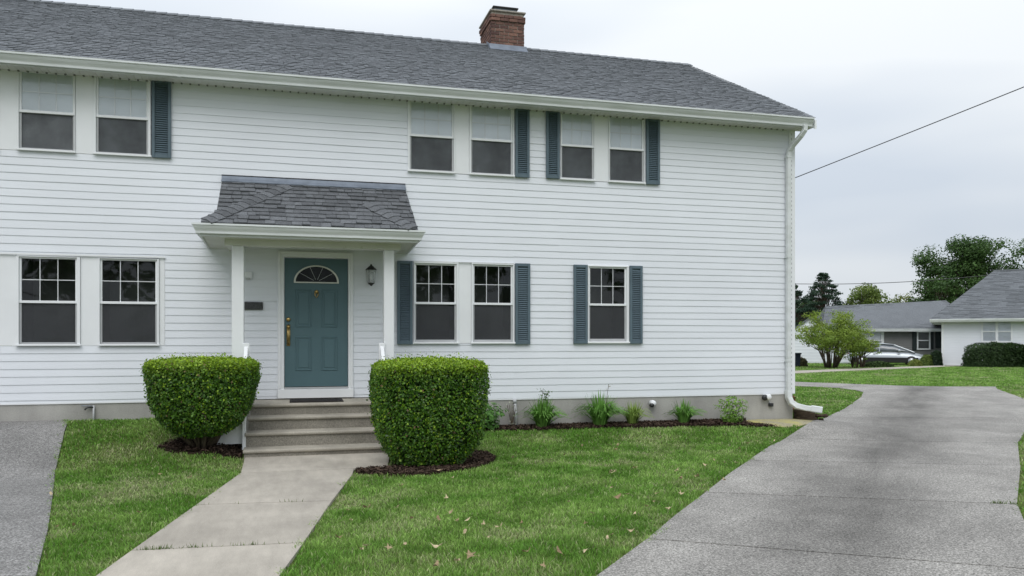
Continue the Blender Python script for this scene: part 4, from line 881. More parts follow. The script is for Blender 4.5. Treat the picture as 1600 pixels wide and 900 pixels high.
def leaf_plant(x, y, n, rad, hgt, size, col, label, seed, asp=0.45, name='garden_plant', group='garden plants in the bed along the foundation', mat='leaf'):
    r = np.random.default_rng(seed); z0 = gz(x, y)+0.02; t = root(name, (x, y, z0), label, 'plant', group)
    a = r.uniform(0, 6.283, n); k = r.random(n)**0.6; f = r.random(n); rr = rad*k*(0.45+0.55*f)
    c = np.stack([x+np.cos(a)*rr, y+np.sin(a)*rr*0.8, z0+hgt*f*(1-0.35*k**2)+0.02], 1); cc = np.array(col)[None]*r.uniform(0.55, 1.4, (n, 1))
    leafmesh('leaves', c, np.stack([np.cos(a)*0.6, np.sin(a)*0.6-0.2, 0.9+0*a], 1), np.full(n, size), asp, 0.45, cc, M[mat], t, r)
    for k in range(9):
        aa = r.uniform(0, 6.28); MB().tube([(x, y, z0-0.02), (x+math.cos(aa)*rad*0.35, y+math.sin(aa)*rad*0.3, z0+hgt*0.5), (x+math.cos(aa)*rad*0.6, y+math.sin(aa)*rad*0.5, z0+hgt*0.85)], [0.006, 0.004, 0.002], 5).build('stem', M['bark'], t)
    return t
G1 = (0.165, 0.34, 0.07); G2 = (0.26, 0.37, 0.085)
leaf_plant(2.96, -0.30, 520, 0.34, 0.42, 0.080, (0.12, 0.27, 0.06), 'low broad-leaved plant just right of the big boxwood, first in the bed', 41)
strap_plant(3.86, -0.28, 230, 0.46, 0.44, 0.036, G1, 'daylily clump with a tall leafy weed rising through it, by the grey pipe', 42, 2, 1)
strap_plant(4.86, -0.28, 320, 0.52, 0.48, 0.026, G1, 'largest daylily clump with long narrow arching leaves and a pale flower stalk', 43, 1)
strap_plant(5.44, -0.26, 180, 0.38, 0.36, 0.025, G2, 'smaller yellow-green daylily clump left of the white foundation vent', 44)
strap_plant(6.37, -0.28, 190, 0.38, 0.38, 0.027, G1, 'small sparse daylily clump between the white vent and the bushy plant', 45)
leaf_plant(7.22, -0.40, 700, 0.33, 0.46, 0.066, (0.19, 0.35, 0.055), 'round bushy bright green plant at the right end of the bed', 46, 0.35)
leaf_plant(3.40, -0.12, 46, 0.13, 0.42, 0.035, (0.35, 0.38, 0.28), 'spindly pale weed with whitish leaves around the grey pipe', 47)
leaf_plant(9.05, 0.75, 260, 0.26, 0.40, 0.07, (1, 1, 1), 'dark red leafy plant behind the corner of the house', 48, 0.5, 'red_plant', None, 'redleaf')
t = root('timber_edging', (8.95, 0.0, 0.1), 'short dark timber block under the end of the downspout', 'timber')
z9 = gz(8.9, 0.0)
b = MB().box(8.74, 9.10, -0.06, 0.10, z9-0.05, z9+0.20); b.build('block', M['timber'], t, bevel=0.012)
b = MB()
for k in range(26):
    a, c = random.uniform(9.02, 9.50), random.uniform(0.0, 0.42); s = random.uniform(0.03, 0.075); zz = gz(a, c); b.lathe((a, c, zz+0.03+random.uniform(0, 0.09)), [(s*0.5, -s*0.5), (s, -s*0.1), (s*0.8, s*0.35), (s*0.3, s*0.5)], 6)
b.build('rubble', M['timber'], t)

# ------------------------------------------------------------------ fallen leaves
LEAVES = [(1.095, -4.155), (1.441, -4.932), (0.654, -5.19), (0.466, -5.248), (0.469, -5.684), (1.346, -5.616), (1.2, -5.856), (1.35, -5.923), (1.43, -5.944), (1.754, -5.747), (1.638, -6.249), (1.858, -6.148), (1.32, -6.37), (1.47, -6.566), (1.022, -6.75), (1.216, -7.036), (1.099, -7.165), (0.68, -6.674), (0.48, -6.692), (0.519, -6.578), (0.806, -6.625), (0.338, -6.275), (0.936, -7.25), (1.644, -7.442), (1.863, -7.133), (2.521, -5.421), (3.051, -5.357), (3.207, -5.228), (3.222, -4.828), (3.583, -3.895), (3.988, -1.782), (3.502, -2.438), (3.181, -2.807), (4.363, -2.153), (2.348, -6.855), (2.568, -5.967), (0.984, -5.751), (1.535, -6.123), (1.642, -7.053), (-1.125, -3.026), (-1.483, -2.717), (-1.338, -4.875), (-1.767, -5.282), (-0.966, -1.929), (3.584, -3.952), (4.362, -4.028), (4.144, -4.539), (3.192, -4.856), (3.065, -5.335), (3.152, -5.814), (2.62, -6.67), (5.209, -3.283), (-2.344, -3.712), (-1.888, -5.296)]
for k in range(34):
    f = random.random(); LEAVES.append((1.9+6.2*f-random.uniform(0.03, 0.4), -7.6+6.6*f+random.uniform(0.0, 0.3)) if k < 18 else (random.uniform(0.9, 4.6), random.uniform(-6.4, -1.6)))
BIGL = {14, 15, 16, 17, 24, 26, 2, 12}
def leaf_shape(lobed, curl):
    b = MB(); n = 15
    rim = []
    for k in range(n):
        a = 2*math.pi*k/n; rr = (0.62+0.38*math.cos(5*a)) if lobed else (0.45+0.55*abs(math.cos(a)))
        x, y = rr*math.cos(a), rr*math.sin(a)*(1.0 if lobed else 0.7)
        rim.append((x, y, curl*(x*x*0.9+0.25*math.sin(3*a))))
    i = 0; b.v = [(0, 0, -0.05)]+rim; b.f = [(0, 1+k, 1+(k+1) % n) for k in range(n)]
    b.v += [(-1.5, 0.1, 0.15), (-1.5, 0.16, 0.15)]; b.f.append((0, n+1, n+2)); return b.mesh('fallen_leaf', M['dry'], True)
LM = [leaf_shape(True, 0.5), leaf_shape(False, 0.7), leaf_shape(True, 0.9), leaf_shape(False, 0.35)]
LL = ['dry tan maple leaf lying on the grass', 'dry narrow curled leaf lying on the grass', 'dry crumpled maple leaf lying on the grass', 'dry flat oval leaf lying on the grass']
for k, (x, y) in enumerate(LEAVES):
    q = (k*7+3) % 4; big = k in BIGL; q = 0 if big and k % 2 else q; s = random.uniform(0.038, 0.054) if big else random.uniform(0.019, 0.038)
    o = link('fallen_leaf', LM[q], None, (x, y, gz(x, y)+0.055), (random.uniform(-0.5, 0.5), random.uniform(-0.5, 0.5), random.uniform(0, 6.28))); o.scale = (s, s, s)
    v_ = x*0.729-y*0.684
    place = ('left lawn by the asphalt pad' if x < -1.7 else 'left lawn by the walkway') if x < -0.5 else 'lawn edge beside the walkway' if x < 0.75 and y < -4 else 'lawn edge beside the driveway' if v_ > 6.15 else 'front lawn below the foundation bed' if y > -3.2 else 'front lawn in the foreground' if y < -6 else 'middle of the front lawn'
    tag(o, ('large ' if big else 'small ')+LL[q].replace('lying on the grass', 'on the '+place), 'leaf', 'fallen leaves on the lawns')

# ------------------------------------------------------------------ overhead cables
t = MB(); A = Vector((8.71, 0.12, 4.50)); B = Vector((10.70, -3.3, 5.52)); E2 = A+(B-A)*4; pts = []
for k in range(31): f = k/30; p = A.lerp(E2, f); pts.append((p.x, p.y, p.z-0.9*math.sin(math.pi*f)*0.12+0.10*f*f))
t.tube(pts, 0.0075, 6); tag(t.build('service_cable', M['black'], None, loc=tuple(A)), 'black overhead cable running from the house corner up to the right', 'cable')
b = MB().tube([(8.70, 0.12, 4.50), (8.66, 0.12, 4.52)], 0.03, 8); b.build('cable_anchor', M['flash'], house)
def far_pt(px, Z, z=0.0):       # helper for the far background: photo column at distance Z, given as a place on the ground
    xc = (px-800)/1260*Z; s_, c_ = math.sin(YAW), math.cos(YAW); return (xc*c_+Z*s_, -12.7+Z*c_-xc*s_, z)
b = MB(); A = Vector(far_pt(1180, 74, 6.75)); B = Vector(far_pt(1620, 66, 7.25)); pts = []
for k in range(13): f = k/12; p = A.lerp(B, f); pts.append((p.x, p.y, p.z-0.5*math.sin(math.pi*f)))
b.tube(pts, 0.028, 5); tag(b.build('street_cable', M['black'], None, loc=tuple(A)), 'thin distant cable strung across the sky in front of the far trees', 'cable')

# ------------------------------------------------------------------ neighbours (built in a frame that faces the road, then turned)
def nroot(name, loc, rz, label, cat, group=None):
    o = root(name, loc, label, cat, group, rz=1e-9); o.rotation_euler.z = rz; ORG[o.name] = Vector((0, 0, 0)); return o
def boards(parent, x0, x1, z0, z1, y, mat, expo=0.14, holes=(), end=None):
    z = z0
    while z < z1-0.02:
        zt = min(z+expo, z1); spans = [(x0, x1)]
        for (a, c, d, e) in holes:
            if d <= z+0.001 and e >= zt-0.001 or (d < zt-0.03 and e > z+0.03):
                spans = [s for (p, q) in spans for s in ((p, min(q, a)), (max(p, c), q)) if s[1]-s[0] > 0.02]
        for p, q in spans:
            b = MB().quad((p, y-0.02, z), (q, y-0.02, z), (q, y-0.004, zt+0.004), (p, y-0.004, zt+0.004)); b.quad((p, y-0.02, z), (q, y-0.02, z), (q, y, z+0.002), (p, y, z+0.002)); b.build('siding_board', mat, parent)
        z += expo
def far_window(parent, x0, x1, z0, z1, y, mull=0, blind=0.45, fr=0.09):
    b = MB(); b.box(x0-fr, x1+fr, y-0.05, y+0.02, z1, z1+fr); b.box(x0-fr, x1+fr, y-0.06, y+0.02, z0-fr, z0); b.box(x0-fr, x0, y-0.05, y+0.02, z0, z1); b.box(x1, x1+fr, y-0.05, y+0.02, z0, z1)
    w = b.build('window', M['trim'], parent); zm = z0+(z1-z0)*0.5
    xs = [x0]+([(x0+x1)/2] if mull else [])+[x1]
    for a, c in zip(xs, xs[1:]):
        MB().box(a, c, y-0.035, y-0.005, zm-0.035, zm+0.035).build('meeting_rail', M['trim'], w)
        for d, e in ((z0, zm-0.035), (zm+0.035, z1)): MB().quad((a, y-0.01, d), (c, y-0.01, d), (c, y-0.01, e), (a, y-0.01, e)).build('pane', M['glass'], w)
        if blind:
            bb = MB(); z = z1
            while z > z0+(z1-z0)*(1-blind): bb.quad((a, y+0.08, z), (c, y+0.08, z), (c, y+0.06, z-0.055), (a, y+0.06, z-0.055)); z -= 0.05
            o = bb.build('blind', M['blind'], w); o['kind'] = 'stuff'
    if mull: MB().box((x0+x1)/2-0.07, (x0+x1)/2+0.07, y-0.05, y+0.02, z0, z1).build('mullion', M['trim'], w)
    r = MB(); r.quad((x0, y+0.4, z0), (x1, y+0.4, z0), (x1, y+0.4, z1), (x0, y+0.4, z1)); r.quad((x0, y+0.02, z0), (x0, y+0.4, z0), (x0, y+0.4, z1), (x0, y+0.02, z1)); r.quad((x1, y+0.02, z0), (x1, y+0.4, z0), (x1, y+0.4, z1), (x1, y+0.02, z1)); r.quad((x0, y+0.02, z0), (x1, y+0.02, z0), (x1, y+0.4, z0), (x0, y+0.4, z0)); r.build('room', M['room'], w)
def far_shutter(parent, x0, x1, z0, z1, y):
    b = MB(); b.box(x0, x1, y-0.05, y-0.02, z0, z1); s = b.build('shutter', M['dkshut'], parent)
    MB().box(x0+0.05, x1-0.05, y-0.062, y-0.05, z0+0.06, (z0+z1)/2-0.04).build('panel', M['dkshut'], s); MB().box(x0+0.05, x1-0.05, y-0.062, y-0.05, (z0+z1)/2+0.04, z1-0.06).build('panel', M['dkshut'], s)
def slope(parent, pts, name='roof', rows=True):
    """a roof plane: pts = eaveL, eaveR, topR, topL"""
    eL, eR, tR, tL = [Vector(p) for p in pts]; nrm = (eR-eL).cross(tL-eL).normalized(); nrm = nrm if nrm.z > 0 else -nrm
    b = MB(); P = [eL, eR, tR, tL] if (tR-tL).length > 0.01 else [eL, eR, tR]
    b.poly([tuple(p) for p in P]); b.poly([tuple(p-nrm*0.12) for p in reversed(P)])
    n = len(P)
    for k in range(n): b.quad(tuple(P[k]), tuple(P[(k+1) % n]), tuple(P[(k+1) % n]-nrm*0.12), tuple(P[k]-nrm*0.12))
    r = b.build(name, M['roof_far'], parent)
    s = MB(); N = int((tL-eL).length/0.2)
    for k in range(N):
        f0, f1 = k/N, (k+1.1)/N; a0, a1 = eL.lerp(tL, f0), eR.lerp(tR, f0); b0, b1 = eL.lerp(tL, min(f1, 1)), eR.lerp(tR, min(f1, 1)); L = (a1-a0).length
        m_ = max(1, int(L/0.5)); cuts = [0]+sorted((j+random.uniform(-0.3, 0.3))/m_ for j in range(1, m_))+[1]
        for u0, u1 in zip(cuts, cuts[1:]):
            t_ = 0.02*random.choice((1, 1, 1.8)); q = [a0.lerp(a1, u0)+nrm*t_, a0.lerp(a1, u1)+nrm*t_, b0.lerp(b1, u1)+nrm*0.008, b0.lerp(b1, u0)+nrm*0.008]
            s.quad(*[tuple(v) for v in q]); s.quad(tuple(q[0]), tuple(q[1]), tuple(a0.lerp(a1, u1)), tuple(a0.lerp(a1, u0)))
    o = s.build('shingles', M['roof_far'], r); o['kind'] = 'stuff'
    return r
# white house on the right
p0 = far_pt(1471, 48.5)
nh = nroot('neighbour_house', p0, -YAW-R(28.5), 'white clapboard single-storey house at the right edge behind the dark hedge', 'house')
WINX = (2.16, 3.55)
MB().box(0.02, 14, 0.0, 11.5, -0.3, 2.62).build('wall', M['siding'], nh)
boards(nh, 0.03, 14, 0.05, 2.6, 0.0, M['siding'], 0.15, [(WINX[0]-0.09, WINX[1]+0.09, 1.41, 2.69)])
MB().box(0.0, 0.13, -0.035, 0.0, 0, 2.62).build('corner_board', M['trim'], nh)
b = MB(); b.box(-0.55, 14.5, -0.52, -0.01, 2.60, 2.66); b.box(-0.55, -0.01, -0.01, 12, 2.60, 2.66); b.build('soffit', M['soffit'], nh)
b = MB(); b.prism([(-0.50, 2.62), (-0.50, 2.80), (-0.62, 2.80), (-0.62, 2.74), (-0.57, 2.62)], lambda q, t: (t, q[0], q[1]), -0.62, 14.5); b.prism([(-0.50, 2.62), (-0.50, 2.80), (-0.62, 2.80), (-0.62, 2.74), (-0.57, 2.62)], lambda q, t: (q[0], t, q[1]), -0.5, 12); b.build('gutter', M['gutter'], nh)
slope(nh, [(-0.58, -0.58, 2.78), (14.5, -0.58, 2.78), (14.5, 5.1, 5.95), (2.9, 5.1, 5.95)]); slope(nh, [(-0.58, 12.2, 2.78), (-0.58, -0.58, 2.78), (2.9, 5.1, 5.95), (2.9, 5.1, 5.95)])
b = MB(); b.tube([(2.9, 5.1, 5.97), (14.5, 5.1, 5.97)], 0.06, 6); b.build('ridge', M['roof_far'], nh)
far_window(nh, WINX[0], WINX[1], 1.50, 2.60, -0.03, 1, 0.55)
# grey house further back
p0 = far_pt(1352, 57)
gh_ = nroot('neighbour_house', p0, -YAW, 'grey single-storey house with long grey roof, white gable end and dark shutters', 'house')
pm = 57/1260.
xx = lambda px: (px-1352)*pm
GW = [(xx(1359), xx(1376), 1.0, 2.05), (xx(1434), xx(1451), 0.95, 2.08)]
MB().box(xx(1344), xx(1480), 0.0, 8.5, -0.4, 2.2).build('wall', M['gsiding'], gh_)
hl = [(a-0.09, c+0.09, d-0.09, e+0.09) for a, c, d, e in GW]
boards(gh_, xx(1381), xx(1480), -0.1, 2.18, 0.0, M['gsiding'], 0.16, hl)
MB().box(xx(1344), xx(1381), -0.03, 0.0, -0.1, 2.18).build('porch_panel', M['trim'], gh_)
MB().box(xx(1276), xx(1344), 0.0, 7.5, -0.4, 2.2).build('wing_wall', M['siding'], gh_)
far_window(gh_, *GW[0], -0.06, 0, 0.5); far_window(gh_, *GW[1], -0.03, 0, 0.45)
far_shutter(gh_, xx(1425), xx(1431.5), 0.82, 2.16, -0.02); far_shutter(gh_, xx(1454), xx(1458), 0.9, 2.16, -0.02); far_shutter(gh_, xx(1461), xx(1471), 0.98, 2.16, -0.02)
b = MB(); b.prism([(-0.48, 2.14), (-0.48, 2.34), (-0.60, 2.34), (-0.56, 2.14)], lambda q, t: (t, q[0], q[1]), xx(1300), xx(1482)); b.box(xx(1300), xx(1482), -0.48, 0.0, 2.14, 2.18); b.build('gutter', M['gutter'], gh_)
xz = lambda px, y: (px-800)*(57+y)/1260-552*pm            # where a column of the far facade falls at another depth
slope(gh_, [(xz(1284, -0.58), -0.58, 2.30), (xx(1530), -0.58, 2.30), (xx(1530), 4.4, 4.55), (xz(1290, 4.4), 4.4, 4.10)])
slope(gh_, [(xz(1262, 9.2), 9.2, 2.35), (xz(1284, -0.58), -0.58, 2.30), (xz(1290, 4.4), 4.4, 4.10), (xz(1290, 4.4), 4.4, 4.10)])
slope(gh_, [(xx(1530), 9.4, 2.30), (xz(1262, 9.2), 9.4, 2.30), (xz(1290, 4.4), 4.4, 4.10), (xx(1530), 4.4, 4.55)])
# projecting white gable wing, its ridge turned a little to the right
before = set(bpy.data.objects)
b = MB(); b.prism([(-1.55, -0.4), (2.6, -0.4), (2.6, 1.45), (0.0, 3.0), (-1.55, 1.95)], lambda q, t: (q[0], t, q[1]), 0.0, 3.4); b.build('gable_wing', M['siding'], gh_)
for k in range(16):
    z = -0.1+k*0.2; zt = min(z+0.2, 2.97); l0, l1 = [(-1.55 if q < 1.95 else -1.55*(3.0-q)/1.05) for q in (z, zt)]; r0, r1 = [(2.6 if q < 1.45 else 2.6*(3.0-q)/1.55) for q in (z, zt)]
    b = MB().quad((l0, -0.03, z), (r0, -0.03, z), (r1, -0.006, zt), (l1, -0.006, zt)); b.quad((l0, -0.03, z), (r0, -0.03, z), (r0, 0.0, z+0.002), (l0, 0.0, z+0.002)); b.build('siding_board', M['siding'], gh_)
slope(gh_, [(-1.75, -0.12, 1.86), (-1.75, 4.2, 1.86), (0, 4.2, 3.10), (0, -0.12, 3.10)]); slope(gh_, [(2.8, 4.2, 1.42), (2.8, -0.12, 1.42), (0, -0.12, 3.10), (0, 4.2, 3.10)])
T = Matrix.Translation((xz(1266, -3.2), -3.2, 0)) @ Matrix.Rotation(-R(20.3), 4, 'Z')
for o in set(bpy.data.objects)-before: o.data.transform(T)
# far house at the left of the gap
p0 = far_pt(1256, 72)
fh = nroot('neighbour_house', p0, -YAW+R(8), 'distant house with dark grey roof just right of the big house corner', 'house')
MB().box(-7, 0.1, 0, 7, -0.4, 2.0).build('wall', M['gsiding'], fh)
slope(fh, [(-7.4, -0.5, 2.0), (0.6, -0.5, 2.0), (-1.6, 3.5, 3.75), (-7.4, 3.5, 3.75)]); slope(fh, [(0.6, -0.5, 2.0), (0.6, 7.5, 2.0), (-1.6, 3.5, 3.75), (-1.6, 3.5, 3.75)])
MB().box(-7, -0.2, -0.03, 0.0, -0.2, 1.9).build('siding_panel', M['gsiding'], fh)

# ------------------------------------------------------------------ car
p0 = far_pt(1384, 50.5)
car = nroot('parked_car', (p0[0], p0[1], -0.05), -YAW-R(22), 'silver estate car with dark windows parked in front of the grey house', 'car')
def loft(stations, n=4):
    """stations: (x, half width bottom, half width top, z bottom, z top)"""
    b = MB(); m_ = 8
    for (x, wb, wt, z0, z1) in stations:
        zc = (z0+z1)/2; b.v += [(x, -wb*0.92, z0), (x, -wb, z0+(z1-z0)*0.25), (x, -(wb+wt)/2, zc+(z1-z0)*0.15), (x, -wt*0.9, z1), (x, wt*0.9, z1), (x, (wb+wt)/2, zc+(z1-z0)*0.15), (x, wb, z0+(z1-z0)*0.25), (x, wb*0.92, z0)]
    for k in range(len(stations)-1):
        for j in range(m_): a = k*m_+j; c = k*m_+(j+1) % m_; b.f.append((a, c, c+m_, a+m_))
    b.f.append(tuple(range(m_))); b.f.append(tuple((len(stations)-1)*m_+j for j in range(m_))); return b
b = loft([(-2.2, 0.78, 0.74, 0.36, 0.78), (-2.1, 0.84, 0.80, 0.24, 0.88), (-1.2, 0.88, 0.83, 0.20, 0.90), (0.4, 0.89, 0.83, 0.19, 0.88), (1.2, 0.88, 0.80, 0.20, 0.86), (1.8, 0.86, 0.70, 0.22, 0.76), (2.15, 0.78, 0.58, 0.28, 0.66), (2.28, 0.66, 0.5, 0.34, 0.58)])
body = b.build('body', M['car'], car, True)
b = loft([(-2.12, 0.76, 0.64, 0.84, 0.90), (-1.95, 0.79, 0.64, 0.84, 1.28), (-1.3, 0.80, 0.64, 0.84, 1.36), (-0.2, 0.80, 0.64, 0.84, 1.37), (0.45, 0.80, 0.62, 0.84, 1.30), (1.0, 0.78, 0.64, 0.84, 1.08), (1.6, 0.74, 0.66, 0.80, 0.84)])
b.build('windows', M['cglass'], car, True)
b = loft([(-1.98, 0.64, 0.58, 1.26, 1.30), (-1.3, 0.66, 0.60, 1.34, 1.40), (-0.2, 0.66, 0.60, 1.35, 1.41), (0.42, 0.64, 0.58, 1.29, 1.34)]); b.build('roof', M['car'], car, True)
for s in (-1, 1):
    for (a, c) in (((0.44, 0.655*s, 1.30), (1.55, 0.735*s, 0.84)), ((-0.35, 0.655*s, 1.36), (-0.4, 0.80*s, 0.88)), ((-1.75, 0.645*s, 1.32), (-2.0, 0.78*s, 0.88))): MB().tube([a, c], 0.035, 6).build('pillar', M['car'], car)
    MB().box(-1.9, 1.75, 0.86*s-0.03, 0.86*s+0.04, 0.22, 0.52).build('door_cladding', M['cblack'], car, bevel=0.01)
    o = MB().lathe((0.72, 0.93*s, 0.95), [(0.03, -0.09), (0.09, -0.05), (0.09, 0.04), (0.04, 0.09)], 10, 'y').build('wing_mirror', M['car'], car, True)
    for x in (-1.38, 1.38):
        w = MB().lathe((x, 0.80*s, 0.31), [(0.20, -0.10), (0.30, -0.10), (0.31, -0.06), (0.31, 0.08), (0.29, 0.11), (0.20, 0.11)], 18, 'y').build('wheel', M['cblack'], car, True)
        r_ = MB().lathe((x, 0.80*s, 0.31), [(0.03, 0.12*s), (0.19, 0.10*s), (0.20, 0.06*s)], 14, 'y').build('rim', M['rim'], w, True)
    MB().lathe((2.10, 0.58*s, 0.60), [(0.02, -0.1), (0.10, -0.06), (0.11, 0.06), (0.03, 0.1)], 10, 'x').build('headlight', M['cglass'], car, True)
    MB().box(-2.2, -2.12, 0.62*s-0.10, 0.62*s+0.10, 0.64, 0.80).build('tail_light', M['redlamp'], car, bevel=0.01)
MB().box(2.17, 2.31, -0.5, 0.5, 0.27, 0.42).build('bumper', M['cblack'], car, bevel=0.02)
b = MB().box(-0.75, -0.60, -0.90, -0.87, 0.74, 0.77).build('door_handle', M['cblack'], car)

# ------------------------------------------------------------------ trees and shrubs in the background
def clump_leaves(cl, per, size, cols, r, flat=0.6, gap=1.0):
    """cl: list of (centre, radius, tone); returns centres, normals, colours"""
    C, N, K = [], [], []
    for (c, rad, tone) in cl:
        m_ = int(per*rad**1.6/1.0)+6; d = r.normal(0, 1, (m_, 3)); d /= np.linalg.norm(d, axis=1, keepdims=True); k = r.random(m_)[:, None]**0.45
        p = np.array(c)[None]+d*k*rad*np.array([1.15, 1.15, flat])[None]; C.append(p); nn = d+np.array([0, 0, 0.6]); N.append(nn)
        a, bcol = np.array(cols[0]), np.array(cols[1]); base = a*(1-tone)+bcol*tone; K.append(base[None]*r.uniform(0.75, 1.25, (m_, 1)))
    return np.concatenate(C), np.concatenate(N), np.concatenate(K)
def tree(px, Z, height, width, name, label, cols, seed, nclump=60, per=110, size=0.20, trunk=0.22, crown0=0.3, shape='round', group='trees behind the neighbouring houses', loc=None):
    r = np.random.default_rng(seed); loc = loc or far_pt(px, Z); t = root(name, loc, label, 'tree', group); L = np.array(loc); cl = []
    pts = [tuple(L+np.array([0, 0, -0.3]))]
    for k in range(1, 7):
        f = k/6; pts.append(tuple(L+np.array([r.normal(0, 0.10)*k/3, r.normal(0, 0.10)*k/3, height*0.85*f])))
    MB().tube(pts, [trunk*(1-0.14*k) for k in range(7)], 8).build('trunk', M['bark'], t, True)
    br = MB()
    for k in range(nclump):
        if shape == 'cone':
            f = r.random()**0.8; zc = height*(0.12+0.86*f); rad = width/2*(1-f)**0.85*r.uniform(0.55, 1.05)+0.15; a = r.uniform(0, 6.283); cr_ = width*0.10*(1.25-f)
            c = L+np.array([math.cos(a)*rad, math.sin(a)*rad, zc-rad*0.12])
        else:
            a = r.uniform(0, 6.283); el = r.uniform(-0.55, 1.0); k3 = r.random()**0.4; hz = height*(1-crown0)/2
            wob = 0.75+0.5*math.sin(a*2+seed)*math.cos(el*2+seed*1.7); rr = width/2*math.cos(el*1.35)*k3*wob
            c = L+np.array([math.cos(a)*rr, math.sin(a)*rr, height*crown0+hz+hz*math.sin(el*1.5)*k3*0.95]); cr_ = width*r.uniform(0.06, 0.125)
        cl.append((c, cr_, r.random()*0.7+0.3*np.clip((c[2]-L[2])/height, 0, 1)))
        z1 = L[2]+(c[2]-L[2])*r.uniform(0.45, 0.8); br.tube([(L[0], L[1], z1), tuple((np.array([L[0], L[1], z1])+c)/2+r.normal(0, 0.12, 3)), tuple(c)], [trunk*0.22, trunk*0.13, 0.015], 5, False)
    br.build('limbs', M['bark'], t)
    c, n_, k_ = clump_leaves(cl, per, size, cols, r, 0.35 if shape == 'cone' else 0.75); leafmesh('crown', c, n_, np.full(len(c), size), 0.65 if shape != 'cone' else 0.35, 0.6, k_, M['leaf'], t, r)
    return t
DK = ((0.030, 0.070, 0.020), (0.085, 0.160, 0.040)); LG = ((0.09, 0.15, 0.03), (0.21, 0.27, 0.065)); CON = ((0.014, 0.038, 0.022), (0.038, 0.078, 0.040)); YG = ((0.13, 0.18, 0.035), (0.25, 0.29, 0.06))
tree(1520, 82, 11.9, 11.5, 'tree', 'large dark green leafy tree rising behind the white house on the right', DK, 101, 150, 190, 0.24, 0.30, 0.20)
tree(1462, 80, 8.0, 6.0, 'tree', 'lower left part tree with dark leaves below the large tree', DK, 108, 60, 150, 0.24, 0.2, 0.25)
tree(1594, 84, 9.6, 5.2, 'tree', 'dark leafy tree at the right edge above the white roof', DK, 109, 50, 150, 0.26, 0.2, 0.25)
tree(1286, 82, 8.5, 8.6, 'conifer', 'dark pointed conifer behind the white gable', CON, 102, 190, 120, 0.30, 0.18, 0.1, 'cone')
tree(1236, 78, 7.2, 8.0, 'conifer', 'dark conifer half hidden by the house corner', CON, 103, 150, 120, 0.30, 0.2, 0.1, 'cone')
tree(1264, 86, 5.8, 7.0, 'tree', 'low dark tree between the two conifers', DK, 110, 110, 150, 0.24, 0.15, 0.1)
tree(1356, 80, 7.0, 6.2, 'tree', 'light green round tree behind the long grey roof', LG, 104, 110, 150, 0.22, 0.16, 0.2)
tree(1322, 88, 5.6, 4.4, 'tree', 'small light green tree between conifer and round tree', LG, 105, 30, 130, 0.2, 0.1, 0.3)
tree(1410, 84, 6.2, 5.4, 'tree', 'yellow-green low tree left of the large dark tree', YG, 106, 46, 130, 0.2, 0.14, 0.3)
tree(1440, 90, 6.3, 5.0, 'tree', 'green tree just left of the large dark tree', LG, 107, 46, 130, 0.22, 0.14, 0.3)
def multistem(px, Z, h, w, label, cols, seed, nst, per, size, name='large_shrub', group='shrubs in front of the grey house'):
    r = np.random.default_rng(seed); loc = far_pt(px, Z); t = root(name, loc, label, 'shrub', group); L = np.array(loc); cl = []
    for k in range(nst):
        a = r.uniform(0, 6.283); sp = w/2*r.uniform(0.25, 0.95); hh = h*r.uniform(0.72, 0.98)*(1-0.42*(sp/(w/2))**2)
        e = L+np.array([math.cos(a)*sp, math.sin(a)*sp, hh]); m1 = L+np.array([math.cos(a)*sp*0.40, math.sin(a)*sp*0.40, hh*0.5])+r.normal(0, 0.06, 3); b0 = L+np.array([math.cos(a)*0.30, math.sin(a)*0.25, -0.05])
        MB().tube([tuple(b0), tuple((b0+m1)/2+r.normal(0, 0.03, 3)), tuple(m1), tuple((m1+e)/2+r.normal(0, 0.05, 3)), tuple(e)], [0.032, 0.028, 0.022, 0.014, 0.006], 6).build('stem', M['bark'], t, True)
        for j in range(7):
            f = r.uniform(0.52, 1.0); c = m1+(e-m1)*(f-0.4)/0.6+r.normal(0, 0.26, 3)*np.array([1, 1, 0.7]); cl.append((c, r.uniform(0.16, 0.36)*w/4, r.random()*0.6+0.4*np.clip((c[2]-L[2])/h, 0, 1)))
    c, n_, k_ = clump_leaves(cl, per, size, cols, r, 0.6); leafmesh('foliage', c, n_, np.full(len(c), size), 0.5, 0.6, k_, M['leaf'], t, r); return t
SH = ((0.13, 0.22, 0.035), (0.30, 0.39, 0.06))
multistem(1298, 44.5, 3.3, 4.7, 'wide many-stemmed shrub with airy yellow-green leaves by the white gable', SH, 201, 36, 430, 0.10)
multistem(1340, 45.2, 2.1, 2.5, 'smaller many-stemmed shrub to the right of the wide airy shrub', SH, 202, 20, 620, 0.09)
